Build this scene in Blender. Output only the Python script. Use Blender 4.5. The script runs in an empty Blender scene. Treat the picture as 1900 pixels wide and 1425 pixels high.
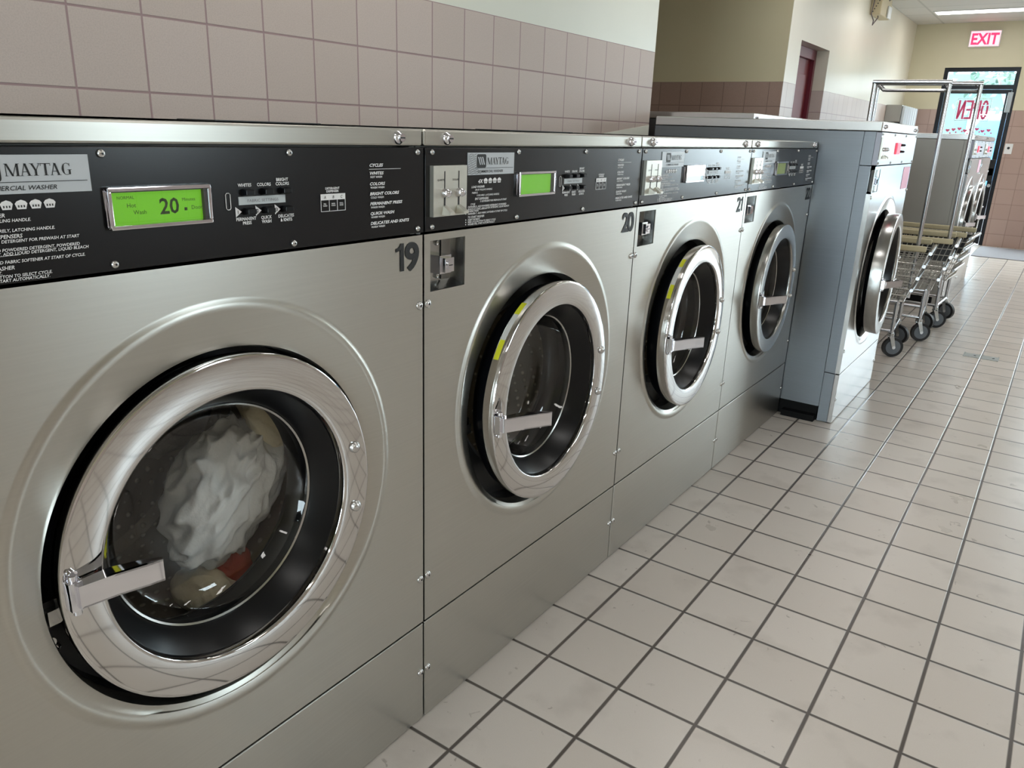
import bpy, bmesh, math, random
from mathutils import Vector, Matrix, noise
random.seed(7)
SC = bpy.context.scene
COL = SC.collection

# ------------------------------------------------------------------ camera
CAM_POS = (0.0, 0.0, 1.305)
CR = ((0.8165154, 0.5762958, 0.0344341), (-0.2071188, 0.2367351, 0.9492409), (-0.5388918, 0.7822016, -0.3126596))
cam_data = bpy.data.cameras.new('camera')
cam_data.sensor_width = 36.0
cam_data.lens = 1434.752 / 1900 * 36.0
cam_data.clip_start = 0.02
cam_data.clip_end = 200
cam = bpy.data.objects.new('camera', cam_data)
COL.objects.link(cam)
cam.matrix_world = Matrix(((CR[0][0], CR[1][0], -CR[2][0], CAM_POS[0]),
                           (CR[0][1], CR[1][1], -CR[2][1], CAM_POS[1]),
                           (CR[0][2], CR[1][2], -CR[2][2], CAM_POS[2]),
                           (0, 0, 0, 1)))
SC.camera = cam

# ------------------------------------------------------------------ render look
SC.view_settings.view_transform = 'Standard'
SC.view_settings.look = 'None'
SC.view_settings.gamma = 1.0
SC.view_settings.exposure = 0.68
SC.cycles.use_denoising = True
SC.cycles.max_bounces = 8
SC.cycles.diffuse_bounces = 4
SC.cycles.glossy_bounces = 4
SC.cycles.transmission_bounces = 4
SC.cycles.transparent_max_bounces = 12
SC.cycles.caustics_reflective = False
SC.cycles.caustics_refractive = False
SC.cycles.sample_clamp_indirect = 6.0

# ------------------------------------------------------------------ world: bright overcast daylight
world = bpy.data.worlds.new('overcast_sky')
SC.world = world
world.use_nodes = True
wn = world.node_tree
wn.nodes['Background'].inputs[0].default_value = (0.82, 0.93, 1.0, 1)
wn.nodes['Background'].inputs[1].default_value = 11.0


def portal(name, loc, rot, sx, sy):
    l = bpy.data.lights.new(name, 'AREA')
    l.shape = 'RECTANGLE'
    l.size = sx
    l.size_y = sy
    l.cycles.is_portal = True
    o = bpy.data.objects.new(name, l)
    COL.objects.link(o)
    o.location = loc
    o.rotation_euler = rot


PI = math.pi
FAR_Y, REAR_Y, RIGHT_X, LEFT_X, CEIL = 12.6, -4.5, 3.6, -2.185, 2.85
FAR_WINDOWS = [(0.35, 1.35, 0.45, 2.55), (1.75, 3.45, 0.45, 2.55)]
REAR_WINDOWS = [(-1.7, 0.6, 0.5, 2.4)]
SIDE_WINDOWS = [(2.85, 3.75, 1.15, 2.3)]
for (a, b, c, d) in FAR_WINDOWS + [(-1.7, -0.9, 0.05, 2.25)]:
    portal('window_daylight', ((a + b) / 2, FAR_Y + 0.1, (c + d) / 2), (-PI / 2, 0, 0), b - a, d - c)
for (a, b, c, d) in REAR_WINDOWS:
    portal('window_daylight', ((a + b) / 2, REAR_Y - 0.1, (c + d) / 2), (PI / 2, 0, 0), b - a, d - c)

for (a, b, c, d) in SIDE_WINDOWS:
    portal('window_daylight', (RIGHT_X + 0.1, (a + b) / 2, (c + d) / 2), (0, PI / 2, 0), d - c, b - a)


# ------------------------------------------------------------------ materials
def srgb(r, g, b, a=1.0):
    def f(c):
        c /= 255.0
        return c / 12.92 if c <= 0.04045 else ((c + 0.055) / 1.055) ** 2.4
    return (f(r), f(g), f(b), a)


def new_mat(name):
    m = bpy.data.materials.new(name)
    m.use_nodes = True
    nt = m.node_tree
    return m, nt, nt.nodes['Principled BSDF']


def mk(name, col, rough=0.5, metal=0.0, noise_amt=0.06, noise_scale=30, bump=0.0, coat=0.0, spec=0.5, emit=None, es=0.0):
    """plain procedural material with a little tonal variation"""
    m, nt, b = new_mat(name)
    N, L = nt.nodes, nt.links
    b.inputs['Roughness'].default_value = rough
    b.inputs['Metallic'].default_value = metal
    b.inputs['Specular IOR Level'].default_value = spec
    b.inputs['Coat Weight'].default_value = coat
    tc = N.new('ShaderNodeTexCoord')
    nz = N.new('ShaderNodeTexNoise')
    nz.inputs['Scale'].default_value = noise_scale
    nz.inputs['Detail'].default_value = 4
    L.new(tc.outputs['Object'], nz.inputs['Vector'])
    mr = N.new('ShaderNodeMapRange')
    mr.inputs[3].default_value = 1 - noise_amt
    mr.inputs[4].default_value = 1 + noise_amt
    L.new(nz.outputs[0], mr.inputs[0])
    mx = N.new('ShaderNodeVectorMath')
    mx.operation = 'SCALE'
    mx.inputs[0].default_value = col[:3]
    L.new(mr.outputs[0], mx.inputs['Scale'])
    L.new(mx.outputs[0], b.inputs['Base Color'])
    if bump:
        bp = N.new('ShaderNodeBump')
        bp.inputs['Strength'].default_value = bump
        bp.inputs['Distance'].default_value = 0.002
        L.new(nz.outputs[0], bp.inputs['Height'])
        L.new(bp.outputs[0], b.inputs['Normal'])
    if emit:
        b.inputs['Emission Color'].default_value = emit
        b.inputs['Emission Strength'].default_value = es
    return m


def steel(name, col, rough, aniso, tangent=(0, 0, 1), streak=(3, 3, 260), smudge=0.025):
    """brushed stainless sheet: reflections smear across the brushing"""
    m, nt, b = new_mat(name)
    N, L = nt.nodes, nt.links
    b.inputs['Metallic'].default_value = 1.0
    b.inputs['Anisotropic'].default_value = aniso
    t = N.new('ShaderNodeCombineXYZ')
    for i in range(3):
        t.inputs[i].default_value = tangent[i]
    L.new(t.outputs[0], b.inputs['Tangent'])
    g = N.new('ShaderNodeNewGeometry')
    mp = N.new('ShaderNodeMapping')
    mp.inputs['Scale'].default_value = streak
    L.new(g.outputs['Position'], mp.inputs['Vector'])
    nz = N.new('ShaderNodeTexNoise')
    nz.inputs['Scale'].default_value = 1.0
    nz.inputs['Detail'].default_value = 6
    L.new(mp.outputs[0], nz.inputs['Vector'])
    n2 = N.new('ShaderNodeTexNoise')
    n2.inputs['Scale'].default_value = 5.0
    n2.inputs['Detail'].default_value = 5
    L.new(g.outputs['Position'], n2.inputs['Vector'])
    mr = N.new('ShaderNodeMapRange')
    mr.inputs[3].default_value = rough - smudge * 0.6
    mr.inputs[4].default_value = rough + smudge * 0.6
    L.new(n2.outputs[0], mr.inputs[0])
    L.new(mr.outputs[0], b.inputs['Roughness'])
    mr2 = N.new('ShaderNodeMapRange')
    mr2.inputs[3].default_value = 0.93
    mr2.inputs[4].default_value = 1.05
    L.new(nz.outputs[0], mr2.inputs[0])
    sc = N.new('ShaderNodeVectorMath')
    sc.operation = 'SCALE'
    sc.inputs[0].default_value = col[:3]
    L.new(mr2.outputs[0], sc.inputs['Scale'])
    L.new(sc.outputs[0], b.inputs['Base Color'])
    return m


def tile_nodes(nt, axes, offs, pitch, grout):
    """returns (grout mask socket, per-tile random socket, position node)"""
    N, L = nt.nodes, nt.links
    g = N.new('ShaderNodeNewGeometry')
    sp = N.new('ShaderNodeSeparateXYZ')
    L.new(g.outputs['Position'], sp.inputs[0])
    masks, cells = [], []
    for i in range(2):
        a = N.new('ShaderNodeMath'); a.operation = 'SUBTRACT'
        L.new(sp.outputs[axes[i]], a.inputs[0]); a.inputs[1].default_value = offs[i]
        d = N.new('ShaderNodeMath'); d.operation = 'DIVIDE'
        L.new(a.outputs[0], d.inputs[0]); d.inputs[1].default_value = pitch[i]
        fl = N.new('ShaderNodeMath'); fl.operation = 'FLOOR'
        L.new(d.outputs[0], fl.inputs[0]); cells.append(fl)
        fr = N.new('ShaderNodeMath'); fr.operation = 'FRACT'
        L.new(d.outputs[0], fr.inputs[0])
        pp = N.new('ShaderNodeMath'); pp.operation = 'PINGPONG'
        L.new(fr.outputs[0], pp.inputs[0]); pp.inputs[1].default_value = 0.5
        mu = N.new('ShaderNodeMath'); mu.operation = 'MULTIPLY'
        L.new(pp.outputs[0], mu.inputs[0]); mu.inputs[1].default_value = pitch[i]
        mr = N.new('ShaderNodeMapRange')
        mr.inputs[1].default_value = grout * 0.35
        mr.inputs[2].default_value = grout * 0.65
        mr.inputs[3].default_value = 1.0
        mr.inputs[4].default_value = 0.0
        L.new(mu.outputs[0], mr.inputs[0]); masks.append(mr)
    mx = N.new('ShaderNodeMath'); mx.operation = 'MAXIMUM'
    L.new(masks[0].outputs[0], mx.inputs[0]); L.new(masks[1].outputs[0], mx.inputs[1])
    cb = N.new('ShaderNodeCombineXYZ')
    L.new(cells[0].outputs[0], cb.inputs[0]); L.new(cells[1].outputs[0], cb.inputs[1])
    wh = N.new('ShaderNodeTexWhiteNoise'); wh.noise_dimensions = '3D'
    L.new(cb.outputs[0], wh.inputs['Vector'])
    return mx.outputs[0], wh.outputs['Value'], g, sp


def mixcol(nt, fac, a, b):
    n = nt.nodes.new('ShaderNodeMix'); n.data_type = 'RGBA'
    if hasattr(fac, 'links'):
        nt.links.new(fac, n.inputs[0])
    else:
        n.inputs[0].default_value = fac
    for s, v in ((6, a), (7, b)):
        if hasattr(v, 'links'):
            nt.links.new(v, n.inputs[s])
        else:
            n.inputs[s].default_value = v
    return n.outputs[2]


def floor_mat():
    m, nt, b = new_mat('floor_tile')
    N, L = nt.nodes, nt.links
    mask, rnd, g, sp = tile_nodes(nt, (0, 1), (-1.0685, 1.0628), (0.2031, 0.2031), 0.0085)
    base = mixcol(nt, rnd, srgb(204, 194, 184), srgb(214, 205, 196))
    nz = N.new('ShaderNodeTexNoise'); nz.inputs['Scale'].default_value = 6; nz.inputs['Detail'].default_value = 8
    L.new(g.outputs['Position'], nz.inputs['Vector'])
    r = N.new('ShaderNodeMapRange'); r.inputs[1].default_value = 0.55; r.inputs[2].default_value = 0.8
    r.inputs[3].default_value = 0; r.inputs[4].default_value = 0.35
    L.new(nz.outputs[0], r.inputs[0])
    base = mixcol(nt, r.outputs[0], base, srgb(140, 128, 118))
    # scattered scuffs and dried spots
    vo = N.new('ShaderNodeTexNoise'); vo.inputs['Scale'].default_value = 26; vo.inputs['Detail'].default_value = 5
    vo.inputs['Distortion'].default_value = 1.5
    L.new(g.outputs['Position'], vo.inputs['Vector'])
    r2 = N.new('ShaderNodeMapRange'); r2.inputs[1].default_value = 0.69; r2.inputs[2].default_value = 0.74
    r2.inputs[3].default_value = 0; r2.inputs[4].default_value = 0.5
    L.new(vo.outputs[0], r2.inputs[0])
    base = mixcol(nt, r2.outputs[0], base, srgb(118, 104, 92))
    sn = N.new('ShaderNodeTexNoise'); sn.inputs['Scale'].default_value = 500
    L.new(g.outputs['Position'], sn.inputs['Vector'])
    r3 = N.new('ShaderNodeMapRange'); r3.inputs[3].default_value = 0; r3.inputs[4].default_value = 0.22
    L.new(sn.outputs[0], r3.inputs[0])
    base = mixcol(nt, r3.outputs[0], base, srgb(150, 138, 128))
    col = mixcol(nt, mask, base, srgb(84, 76, 71))
    L.new(col, b.inputs['Base Color'])
    rr = N.new('ShaderNodeMapRange'); rr.inputs[3].default_value = 0.22; rr.inputs[4].default_value = 0.40
    L.new(nz.outputs[0], rr.inputs[0])
    L.new(rr.outputs[0], b.inputs['Roughness'])
    inv = N.new('ShaderNodeMath'); inv.operation = 'SUBTRACT'; inv.inputs[0].default_value = 1.0
    L.new(mask, inv.inputs[1])
    bp = N.new('ShaderNodeBump'); bp.inputs['Strength'].default_value = 0.6; bp.inputs['Distance'].default_value = 0.002
    L.new(inv.outputs[0], bp.inputs['Height'])
    L.new(bp.outputs[0], b.inputs['Normal'])
    return m


def wall_mat(name, axis, off, paint, tile_a=(199, 184, 175), tile_b=(205, 190, 182), grout_c=(160, 134, 134), rough=0.55, top=1.768, pitch=0.2025):
    m, nt, b = new_mat(name)
    N, L = nt.nodes, nt.links
    mask, rnd, g, sp = tile_nodes(nt, (axis, 2), (off, 1.768), (pitch, 0.2), 0.0058)
    base = mixcol(nt, rnd, srgb(*tile_a), srgb(*tile_b))
    sn = N.new('ShaderNodeTexNoise'); sn.inputs['Scale'].default_value = 260; sn.inputs['Detail'].default_value = 3
    L.new(g.outputs['Position'], sn.inputs['Vector'])
    r3 = N.new('ShaderNodeMapRange'); r3.inputs[1].default_value = 0.4; r3.inputs[3].default_value = 0; r3.inputs[4].default_value = 0.5
    L.new(sn.outputs[0], r3.inputs[0])
    base = mixcol(nt, r3.outputs[0], base, srgb(tile_a[0] - 38, tile_a[1] - 36, tile_a[2] - 36))
    tile = mixcol(nt, mask, base, srgb(*grout_c))
    pn = N.new('ShaderNodeTexNoise'); pn.inputs['Scale'].default_value = 2.0; pn.inputs['Detail'].default_value = 3
    L.new(g.outputs['Position'], pn.inputs['Vector'])
    pc = mixcol(nt, pn.outputs[0], srgb(paint[0] - 5, paint[1] - 5, paint[2] - 6), srgb(paint[0] + 4, paint[1] + 4, paint[2] + 4))
    gt = N.new('ShaderNodeMath'); gt.operation = 'GREATER_THAN'; gt.inputs[1].default_value = top
    L.new(sp.outputs[2], gt.inputs[0])
    col = mixcol(nt, gt.outputs[0], tile, pc)
    L.new(col, b.inputs['Base Color'])
    rr = N.new('ShaderNodeMapRange'); rr.inputs[3].default_value = rough; rr.inputs[4].default_value = 0.36
    L.new(gt.outputs[0], rr.inputs[0]); L.new(rr.outputs[0], b.inputs['Roughness'])
    inv = N.new('ShaderNodeMath'); inv.operation = 'MULTIPLY_ADD'; inv.inputs[1].default_value = -1.0; inv.inputs[2].default_value = 1.0
    L.new(mask, inv.inputs[0])
    mx = N.new('ShaderNodeMath'); mx.operation = 'MAXIMUM'
    L.new(inv.outputs[0], mx.inputs[0]); L.new(gt.outputs[0], mx.inputs[1])
    bp = N.new('ShaderNodeBump'); bp.inputs['Strength'].default_value = 0.5; bp.inputs['Distance'].default_value = 0.002
    L.new(mx.outputs[0], bp.inputs['Height']); L.new(bp.outputs[0], b.inputs['Normal'])
    return m


def ceiling_mat():
    m, nt, b = new_mat('ceiling_tile')
    N, L = nt.nodes, nt.links
    mask, rnd, g, sp = tile_nodes(nt, (0, 1), (-1.86, 12.29), (1.22, 0.61), 0.024)
    base = mixcol(nt, rnd, srgb(205, 202, 196), srgb(214, 211, 206))
    col = mixcol(nt, mask, base, srgb(186, 184, 178))
    L.new(col, b.inputs['Base Color'])
    b.inputs['Roughness'].default_value = 0.7
    return m


def drum_mat():
    m, nt, b = new_mat('dimpled_drum_steel')
    N, L = nt.nodes, nt.links
    tc = N.new('ShaderNodeTexCoord')
    vo = N.new('ShaderNodeTexVoronoi'); vo.inputs['Scale'].default_value = 42; vo.inputs['Randomness'].default_value = 0.0
    mp = N.new('ShaderNodeMapping'); mp.inputs['Rotation'].default_value = (0.4, 0.5, 0.78)
    L.new(tc.outputs['Object'], mp.inputs['Vector']); L.new(mp.outputs[0], vo.inputs['Vector'])
    r = N.new('ShaderNodeMapRange'); r.inputs[1].default_value = 0.12; r.inputs[2].default_value = 0.3
    L.new(vo.outputs['Distance'], r.inputs[0])
    col = mixcol(nt, r.outputs[0], srgb(235, 230, 215), srgb(158, 149, 132))
    L.new(col, b.inputs['Base Color'])
    b.inputs['Metallic'].default_value = 0.5
    b.inputs['Roughness'].default_value = 0.42
    bp = N.new('ShaderNodeBump'); bp.inputs['Strength'].default_value = 0.8; bp.inputs['Distance'].default_value = 0.003
    bp.invert = True
    L.new(r.outputs[0], bp.inputs['Height']); L.new(bp.outputs[0], b.inputs['Normal'])
    return m


def glass_mat(name, tint=(0.985, 0.99, 0.985, 1), ior=1.45, extra=0.0, rough=0.0):
    m = bpy.data.materials.new(name); m.use_nodes = True
    nt = m.node_tree; N, L = nt.nodes, nt.links
    N.remove(N['Principled BSDF'])
    out = N['Material Output']
    tr = N.new('ShaderNodeBsdfTransparent'); tr.inputs[0].default_value = tint
    gl = N.new('ShaderNodeBsdfGlossy'); gl.inputs['Roughness'].default_value = rough
    fr = N.new('ShaderNodeFresnel')
    ge = N.new('ShaderNodeNewGeometry'); im = N.new('ShaderNodeMapRange')     # same reflectance from both sides of a thin pane
    im.inputs[3].default_value = ior; im.inputs[4].default_value = 1 / ior
    L.new(ge.outputs['Backfacing'], im.inputs[0]); L.new(im.outputs[0], fr.inputs['IOR'])
    ad = N.new('ShaderNodeMath'); ad.operation = 'ADD'; ad.inputs[1].default_value = extra
    L.new(fr.outputs[0], ad.inputs[0])
    mx = N.new('ShaderNodeMixShader')
    L.new(ad.outputs[0], mx.inputs[0]); L.new(tr.outputs[0], mx.inputs[1]); L.new(gl.outputs[0], mx.inputs[2])
    L.new(mx.outputs[0], out.inputs['Surface'])
    return m


def emit_mat(name, col, s):
    m = bpy.data.materials.new(name); m.use_nodes = True
    nt = m.node_tree; N, L = nt.nodes, nt.links
    b = N['Principled BSDF']
    b.inputs['Base Color'].default_value = col
    b.inputs['Emission Color'].default_value = col
    b.inputs['Emission Strength'].default_value = s
    return m


M = dict(
    floor=floor_mat(),
    wall_left=wall_mat('tiled_wall_left', 1, 1.112, (226, 228, 216)),
    wall_corridor=wall_mat('tiled_wall_corridor', 1, 1.112, (222, 216, 200), rough=0.4),
    wall_khaki=wall_mat('tiled_wall_recess', 0, -2.3, (228, 215, 180), (178, 148, 134), (186, 156, 142), (140, 112, 104)),
    wall_far=wall_mat('tiled_wall_far', 0, -0.62, (208, 200, 172), (176, 150, 140), (184, 160, 150), (146, 120, 112), pitch=0.2),
    wall_plain=mk('cream_wall_paint', srgb(214, 208, 192), 0.5, noise_amt=0.02, noise_scale=2),
    wall_right=wall_mat('tiled_wall_right', 1, 1.112, (206, 200, 168)),
    ceiling=ceiling_mat(),
    patch_white=mk('gloss_white', srgb(236, 238, 226), 0.4, noise_amt=0.02),
    steel=steel('brushed_stainless_front', srgb(190, 188, 181), 0.345, 0.58),
    steel_gloss=steel('polished_stainless_front', srgb(214, 214, 214), 0.20, 0.5, smudge=0.03),
    steel_top=mk('stainless_top', srgb(190, 188, 180), 0.32, 1.0, 0.03, 12),
    steel_side=steel('brushed_stainless_side', srgb(128, 132, 138), 0.38, 0.6),
    steel_dull=mk('galvanised_side', srgb(168, 166, 160), 0.5, 0.6, 0.03, 6),
    chrome=mk('polished_door_ring', srgb(205, 203, 202), 0.05, 1.0, 0.015, 8),
    satin=mk('satin_door_ring', srgb(178, 178, 176), 0.22, 1.0, 0.03, 14),
    bright_chrome=mk('bright_chrome', srgb(225, 225, 232), 0.07, 1.0, 0.01, 8),
    screw=mk('screw_steel', srgb(205, 205, 205), 0.25, 1.0, 0.05, 60),
    slide=mk('coin_slide_steel', srgb(202, 200, 190), 0.35, 0.8, 0.06, 60),
    black_panel=mk('black_control_panel', srgb(17, 17, 19), 0.24, 0.0, 0.25, 9, spec=0.38),
    grey_panel=mk('grey_control_panel', srgb(126, 124, 130), 0.3, 0.6, 0.03, 20),
    black=mk('black_plastic', srgb(14, 14, 15), 0.35, 0.0, 0.1, 40),
    rubber=mk('black_rubber', srgb(18, 18, 19), 0.42, 0.0, 0.15, 30),
    bezel=mk('black_bezel', srgb(9, 10, 13), 0.28, 0.0, 0.1, 20, spec=0.3),
    dark=mk('dark_cabinet_interior', srgb(22, 22, 23), 0.7, 0.0, 0.2, 10),
    kick=mk('black_plinth', srgb(6, 6, 7), 0.6, 0.0, 0.3, 20, spec=0.2),
    drum=drum_mat(),
    glass=glass_mat('door_glass', extra=0.015),
    window_glass=glass_mat('window_glass', (0.97, 1, 1, 1), extra=0.0),
    print_white=mk('white_printing', srgb(240, 241, 243), 0.5, 0, 0.02),
    print_black=mk('black_lettering', srgb(16, 16, 16), 0.5, 0, 0.05),
    badge=mk('silver_badge', srgb(196, 202, 208), 0.35, 0.0, 0.03, 40),
    bar=mk('pale_label_bar', srgb(200, 208, 212), 0.45, 0.0, 0.03, 40),
    lcd=emit_mat('green_backlit_display', srgb(88, 158, 12), 0.62),
    lcd_pale=emit_mat('pale_green_display', srgb(150, 196, 120), 0.55),
    lcd_dim=emit_mat('dim_green_display', srgb(112, 128, 60), 0.55),
    lcd_red=emit_mat('red_display', srgb(235, 70, 90), 0.9),
    lcd_text=mk('display_segments', srgb(34, 66, 14), 0.6, 0, 0.02),
    lens=glass_mat('display_lens', extra=0.02),
    yellow=mk('yellow_warning_label', srgb(214, 214, 40), 0.5, 0, 0.05),
    label_white=mk('white_label', srgb(205, 205, 200), 0.5, 0, 0.05),
    pink=mk('pink_sticker', srgb(238, 150, 178), 0.5, 0, 0.05),
    tan=mk('tan_vinyl_bumper', srgb(196, 184, 150), 0.5, 0, 0.08, 60),
    wire=mk('galvanised_wire', srgb(200, 198, 192), 0.3, 0.9, 0.05, 60),
    tube=mk('chromed_tube', srgb(190, 190, 192), 0.2, 1.0, 0.03, 30),
    tyre=mk('black_caster_tyre', srgb(22, 22, 24), 0.5, 0, 0.1, 60),
    hub=mk('grey_caster_hub', srgb(104, 110, 116), 0.45, 0.1, 0.06, 60),
    alu_black=mk('black_aluminium_frame', srgb(14, 16, 24), 0.32, 0.3, 0.08, 20),
    alu=mk('grey_aluminium', srgb(165, 170, 172), 0.4, 0.7, 0.04, 20),
    red_door=mk('burgundy_door_paint', srgb(112, 26, 34), 0.35, 0, 0.08, 6),
    red_frame=mk('burgundy_frame_paint', srgb(116, 44, 58), 0.35, 0, 0.05, 6),
    beige_box=mk('beige_plastic', srgb(206, 190, 156), 0.5, 0, 0.04, 20),
    lamp_white=mk('white_lamp_plastic', srgb(235, 235, 235), 0.4, 0, 0.02),
    tube_light=emit_mat('fluorescent_diffuser', (1.0, 0.975, 0.94, 1), 7.0),
    exit_face=emit_mat('exit_sign_face', srgb(250, 176, 186), 0.9),
    exit_letter=emit_mat('exit_sign_letters', srgb(235, 38, 84), 1.1),
    led=emit_mat('open_sign_dots', srgb(168, 70, 100), 0.35),
    column=mk('pale_clear_plastic', srgb(210, 220, 228), 0.15, 0, 0.03),
    mat_grey=mk('grey_entrance_mat', srgb(140, 138, 142), 0.85, 0, 0.12, 200, bump=0.4),
    drain=mk('drain_cover_metal', srgb(150, 152, 148), 0.45, 0.6, 0.1, 60),
)


# ------------------------------------------------------------------ mesh helpers
class MB:
    def __init__(self):
        self.v = []; self.f = []; self.m = []; self.s = []

    def add(self, vs, fs, mat=0, smooth=False):
        n = len(self.v)
        self.v.extend([tuple(p) for p in vs])
        for q in fs:
            self.f.append([n + i for i in q]); self.m.append(mat); self.s.append(smooth)
        return self

    def box(self, x0, x1, y0, y1, z0, z1, mat=0):
        vs = [(x, y, z) for x in (x0, x1) for y in (y0, y1) for z in (z0, z1)]
        fs = [(0, 1, 3, 2), (4, 6, 7, 5), (0, 4, 5, 1), (2, 3, 7, 6), (0, 2, 6, 4), (1, 5, 7, 3)]
        return self.add(vs, fs, mat)

    def cyl(self, p0, p1, r0, r1=None, seg=16, mat=0, caps=True, smooth=True):
        p0, p1 = Vector(p0), Vector(p1)
        if r1 is None: r1 = r0
        d = (p1 - p0).normalized()
        a = d.orthogonal().normalized(); b = d.cross(a)
        vs = []
        for p, r in ((p0, r0), (p1, r1)):
            for i in range(seg):
                t = 2 * PI * i / seg
                vs.append(p + a * (r * math.cos(t)) + b * (r * math.sin(t)))
        self.add(vs, [(i, (i + 1) % seg, seg + (i + 1) % seg, seg + i) for i in range(seg)], mat, smooth)
        if caps:
            self.add(vs[:seg], [tuple(range(seg))], mat)
            self.add(vs[seg:], [tuple(range(seg))], mat)
        return self

    def tube(self, pts, r, seg=8, mat=0, closed=False):
        pts = [Vector(p) for p in pts]
        n = len(pts); rings = []
        up = None
        for i, p in enumerate(pts):
            if closed:
                d = (pts[(i + 1) % n] - pts[i - 1]).normalized()
            else:
                d = (pts[min(i + 1, n - 1)] - pts[max(i - 1, 0)]).normalized()
            if up is None: up = d.orthogonal().normalized()
            up = (up - d * up.dot(d)).normalized()
            b = d.cross(up)
            rings.append([p + up * (r * math.cos(2 * PI * k / seg)) + b * (r * math.sin(2 * PI * k / seg)) for k in range(seg)])
        vs = [q for ring in rings for q in ring]
        fs = []
        for i in range(n if closed else n - 1):
            j = (i + 1) % n
            for k in range(seg):
                fs.append((i * seg + k, i * seg + (k + 1) % seg, j * seg + (k + 1) % seg, j * seg + k))
        self.add(vs, fs, mat, True)
        if not closed:
            self.add(rings[0], [tuple(range(seg))], mat); self.add(rings[-1], [tuple(range(seg))], mat)
        return self

    def lathe_x(self, prof, cy, cz, seg=96, mat=0, smooth=True, a0=0, a1=360, cx=0, closed_prof=False):
        """prof: list of (x, r) turned about the x-direction through (cy, cz)"""
        full = abs(a1 - a0 - 360) < 1e-6
        n = seg if full else seg + 1
        vs = []
        for (x, r) in prof:
            for i in range(n):
                t = math.radians(a0 + (a1 - a0) * i / seg)
                vs.append((cx + x, cy + r * math.cos(t), cz + r * math.sin(t)))
        fs = []
        K = len(prof)
        for j in range(K if closed_prof else K - 1):
            jj = (j + 1) % K
            for i in range(seg):
                k = (i + 1) % n
                fs.append((j * n + i, j * n + k, jj * n + k, jj * n + i))
        return self.add(vs, fs, mat, smooth)

    def disc_x(self, x, r, cy, cz, seg=32, mat=0):
        vs = [(x, cy + r * math.cos(2 * PI * i / seg), cz + r * math.sin(2 * PI * i / seg)) for i in range(seg)]
        return self.add(vs, [tuple(range(seg))], mat)

    def uvpoly(self, polys, org, U, V, mat=0, h=0.0):
        """flat (or, with h, solid) outlines laid on a plane"""
        org, U, V = Vector(org), Vector(U), Vector(V)
        Nn = U.cross(V).normalized()
        for poly in polys:
            vs = [org + U * a + V * b for a, b in poly]
            n = len(vs)
            if h:
                top = [p + Nn * h for p in vs]
                self.add(vs + top, [tuple(range(n, 2 * n)), tuple(range(n - 1, -1, -1))] +
                         [(i, (i + 1) % n, n + (i + 1) % n, n + i) for i in range(n)], mat)
            else:
                self.add(vs, [tuple(range(n))], mat)
        return self

    def text(self, s, org, U, V, size, align='L', shear=0.0, bold=0.0, mat=0, xs=1.0, res=2):
        vs, fs, w = text_data(s, shear, bold, res)
        off = {'L': 0, 'C': -w / 2, 'R': -w}[align]
        org, U, V = Vector(org), Vector(U), Vector(V)
        k = size / 0.72   # size = cap height
        P = [org + U * ((a + off) * k * xs) + V * (b * k) for a, b in vs]
        return self.add(P, fs, mat)

    def mesh(self, name, mats, recalc=True, flat_ok=False):
        me = bpy.data.meshes.new(name)
        me.from_pydata(self.v, [], self.f)
        for mt in mats: me.materials.append(mt)
        me.polygons.foreach_set('material_index', self.m)
        me.polygons.foreach_set('use_smooth', self.s)
        me.update()
        if recalc:
            bm = bmesh.new(); bm.from_mesh(me)
            bmesh.ops.remove_doubles(bm, verts=bm.verts, dist=1e-6)
            bmesh.ops.recalc_face_normals(bm, faces=bm.faces)
            bm.to_mesh(me); bm.free()
        if any(self.s):
            me.set_sharp_from_angle(angle=math.radians(40))
        return me

    def build(self, name, mats, parent=None, loc=(0, 0, 0), rot=(0, 0, 0), recalc=True, bevel=0):
        if not isinstance(mats, (list, tuple)): mats = [mats]
        o = bpy.data.objects.new(name, self.mesh(name, mats, recalc))
        COL.objects.link(o)
        o.location = loc; o.rotation_euler = rot
        if parent: o.parent = parent
        if bevel:
            bv = o.modifiers.new('bevel', 'BEVEL'); bv.width = bevel; bv.segments = 2; bv.limit_method = 'ANGLE'
            bv.angle_limit = math.radians(50)
        return o


_tc = {}


def text_data(s, shear, bold, res):
    key = (s, shear, bold, res)
    if key in _tc: return _tc[key]
    c = bpy.data.curves.new('lettering', 'FONT')
    c.body = s; c.size = 1.0; c.shear = shear; c.offset = bold; c.resolution_u = res; c.fill_mode = 'FRONT'
    o = bpy.data.objects.new('lettering', c)
    me = bpy.data.meshes.new_from_object(o)
    vs = [(v.co.x, v.co.y) for v in me.vertices]
    fs = [tuple(p.vertices) for p in me.polygons]
    if bold:   # emboldening throws spikes at sharp corners: hold every point inside the plain outline's box
        v0, _, w0 = text_data(s, shear, 0.0, res)
        if v0:
            lx, hx, ly, hy = min(v[0] for v in v0) - bold, max(v[0] for v in v0) + bold, min(v[1] for v in v0) - bold, max(v[1] for v in v0) + bold
            vs = [(min(max(v[0], lx), hx), min(max(v[1], ly), hy)) for v in vs]
    w = max([v[0] for v in vs] + [0.01])
    bpy.data.objects.remove(o); bpy.data.curves.remove(c); bpy.data.meshes.remove(me)
    _tc[key] = (vs, fs, w)
    return _tc[key]


def empty(name, loc, rz=0):
    o = bpy.data.objects.new(name, None)
    o.empty_display_size = 0.1
    COL.objects.link(o); o.location = loc; o.rotation_euler = (0, 0, rz)
    return o


def tag(o, label=None, cat=None, group=None, kind=None):
    if label: o['label'] = label
    if cat: o['category'] = cat
    if group: o['group'] = group
    if kind: o['kind'] = kind
    return o


def struct(o):
    o['kind'] = 'structure'
    return o


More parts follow.
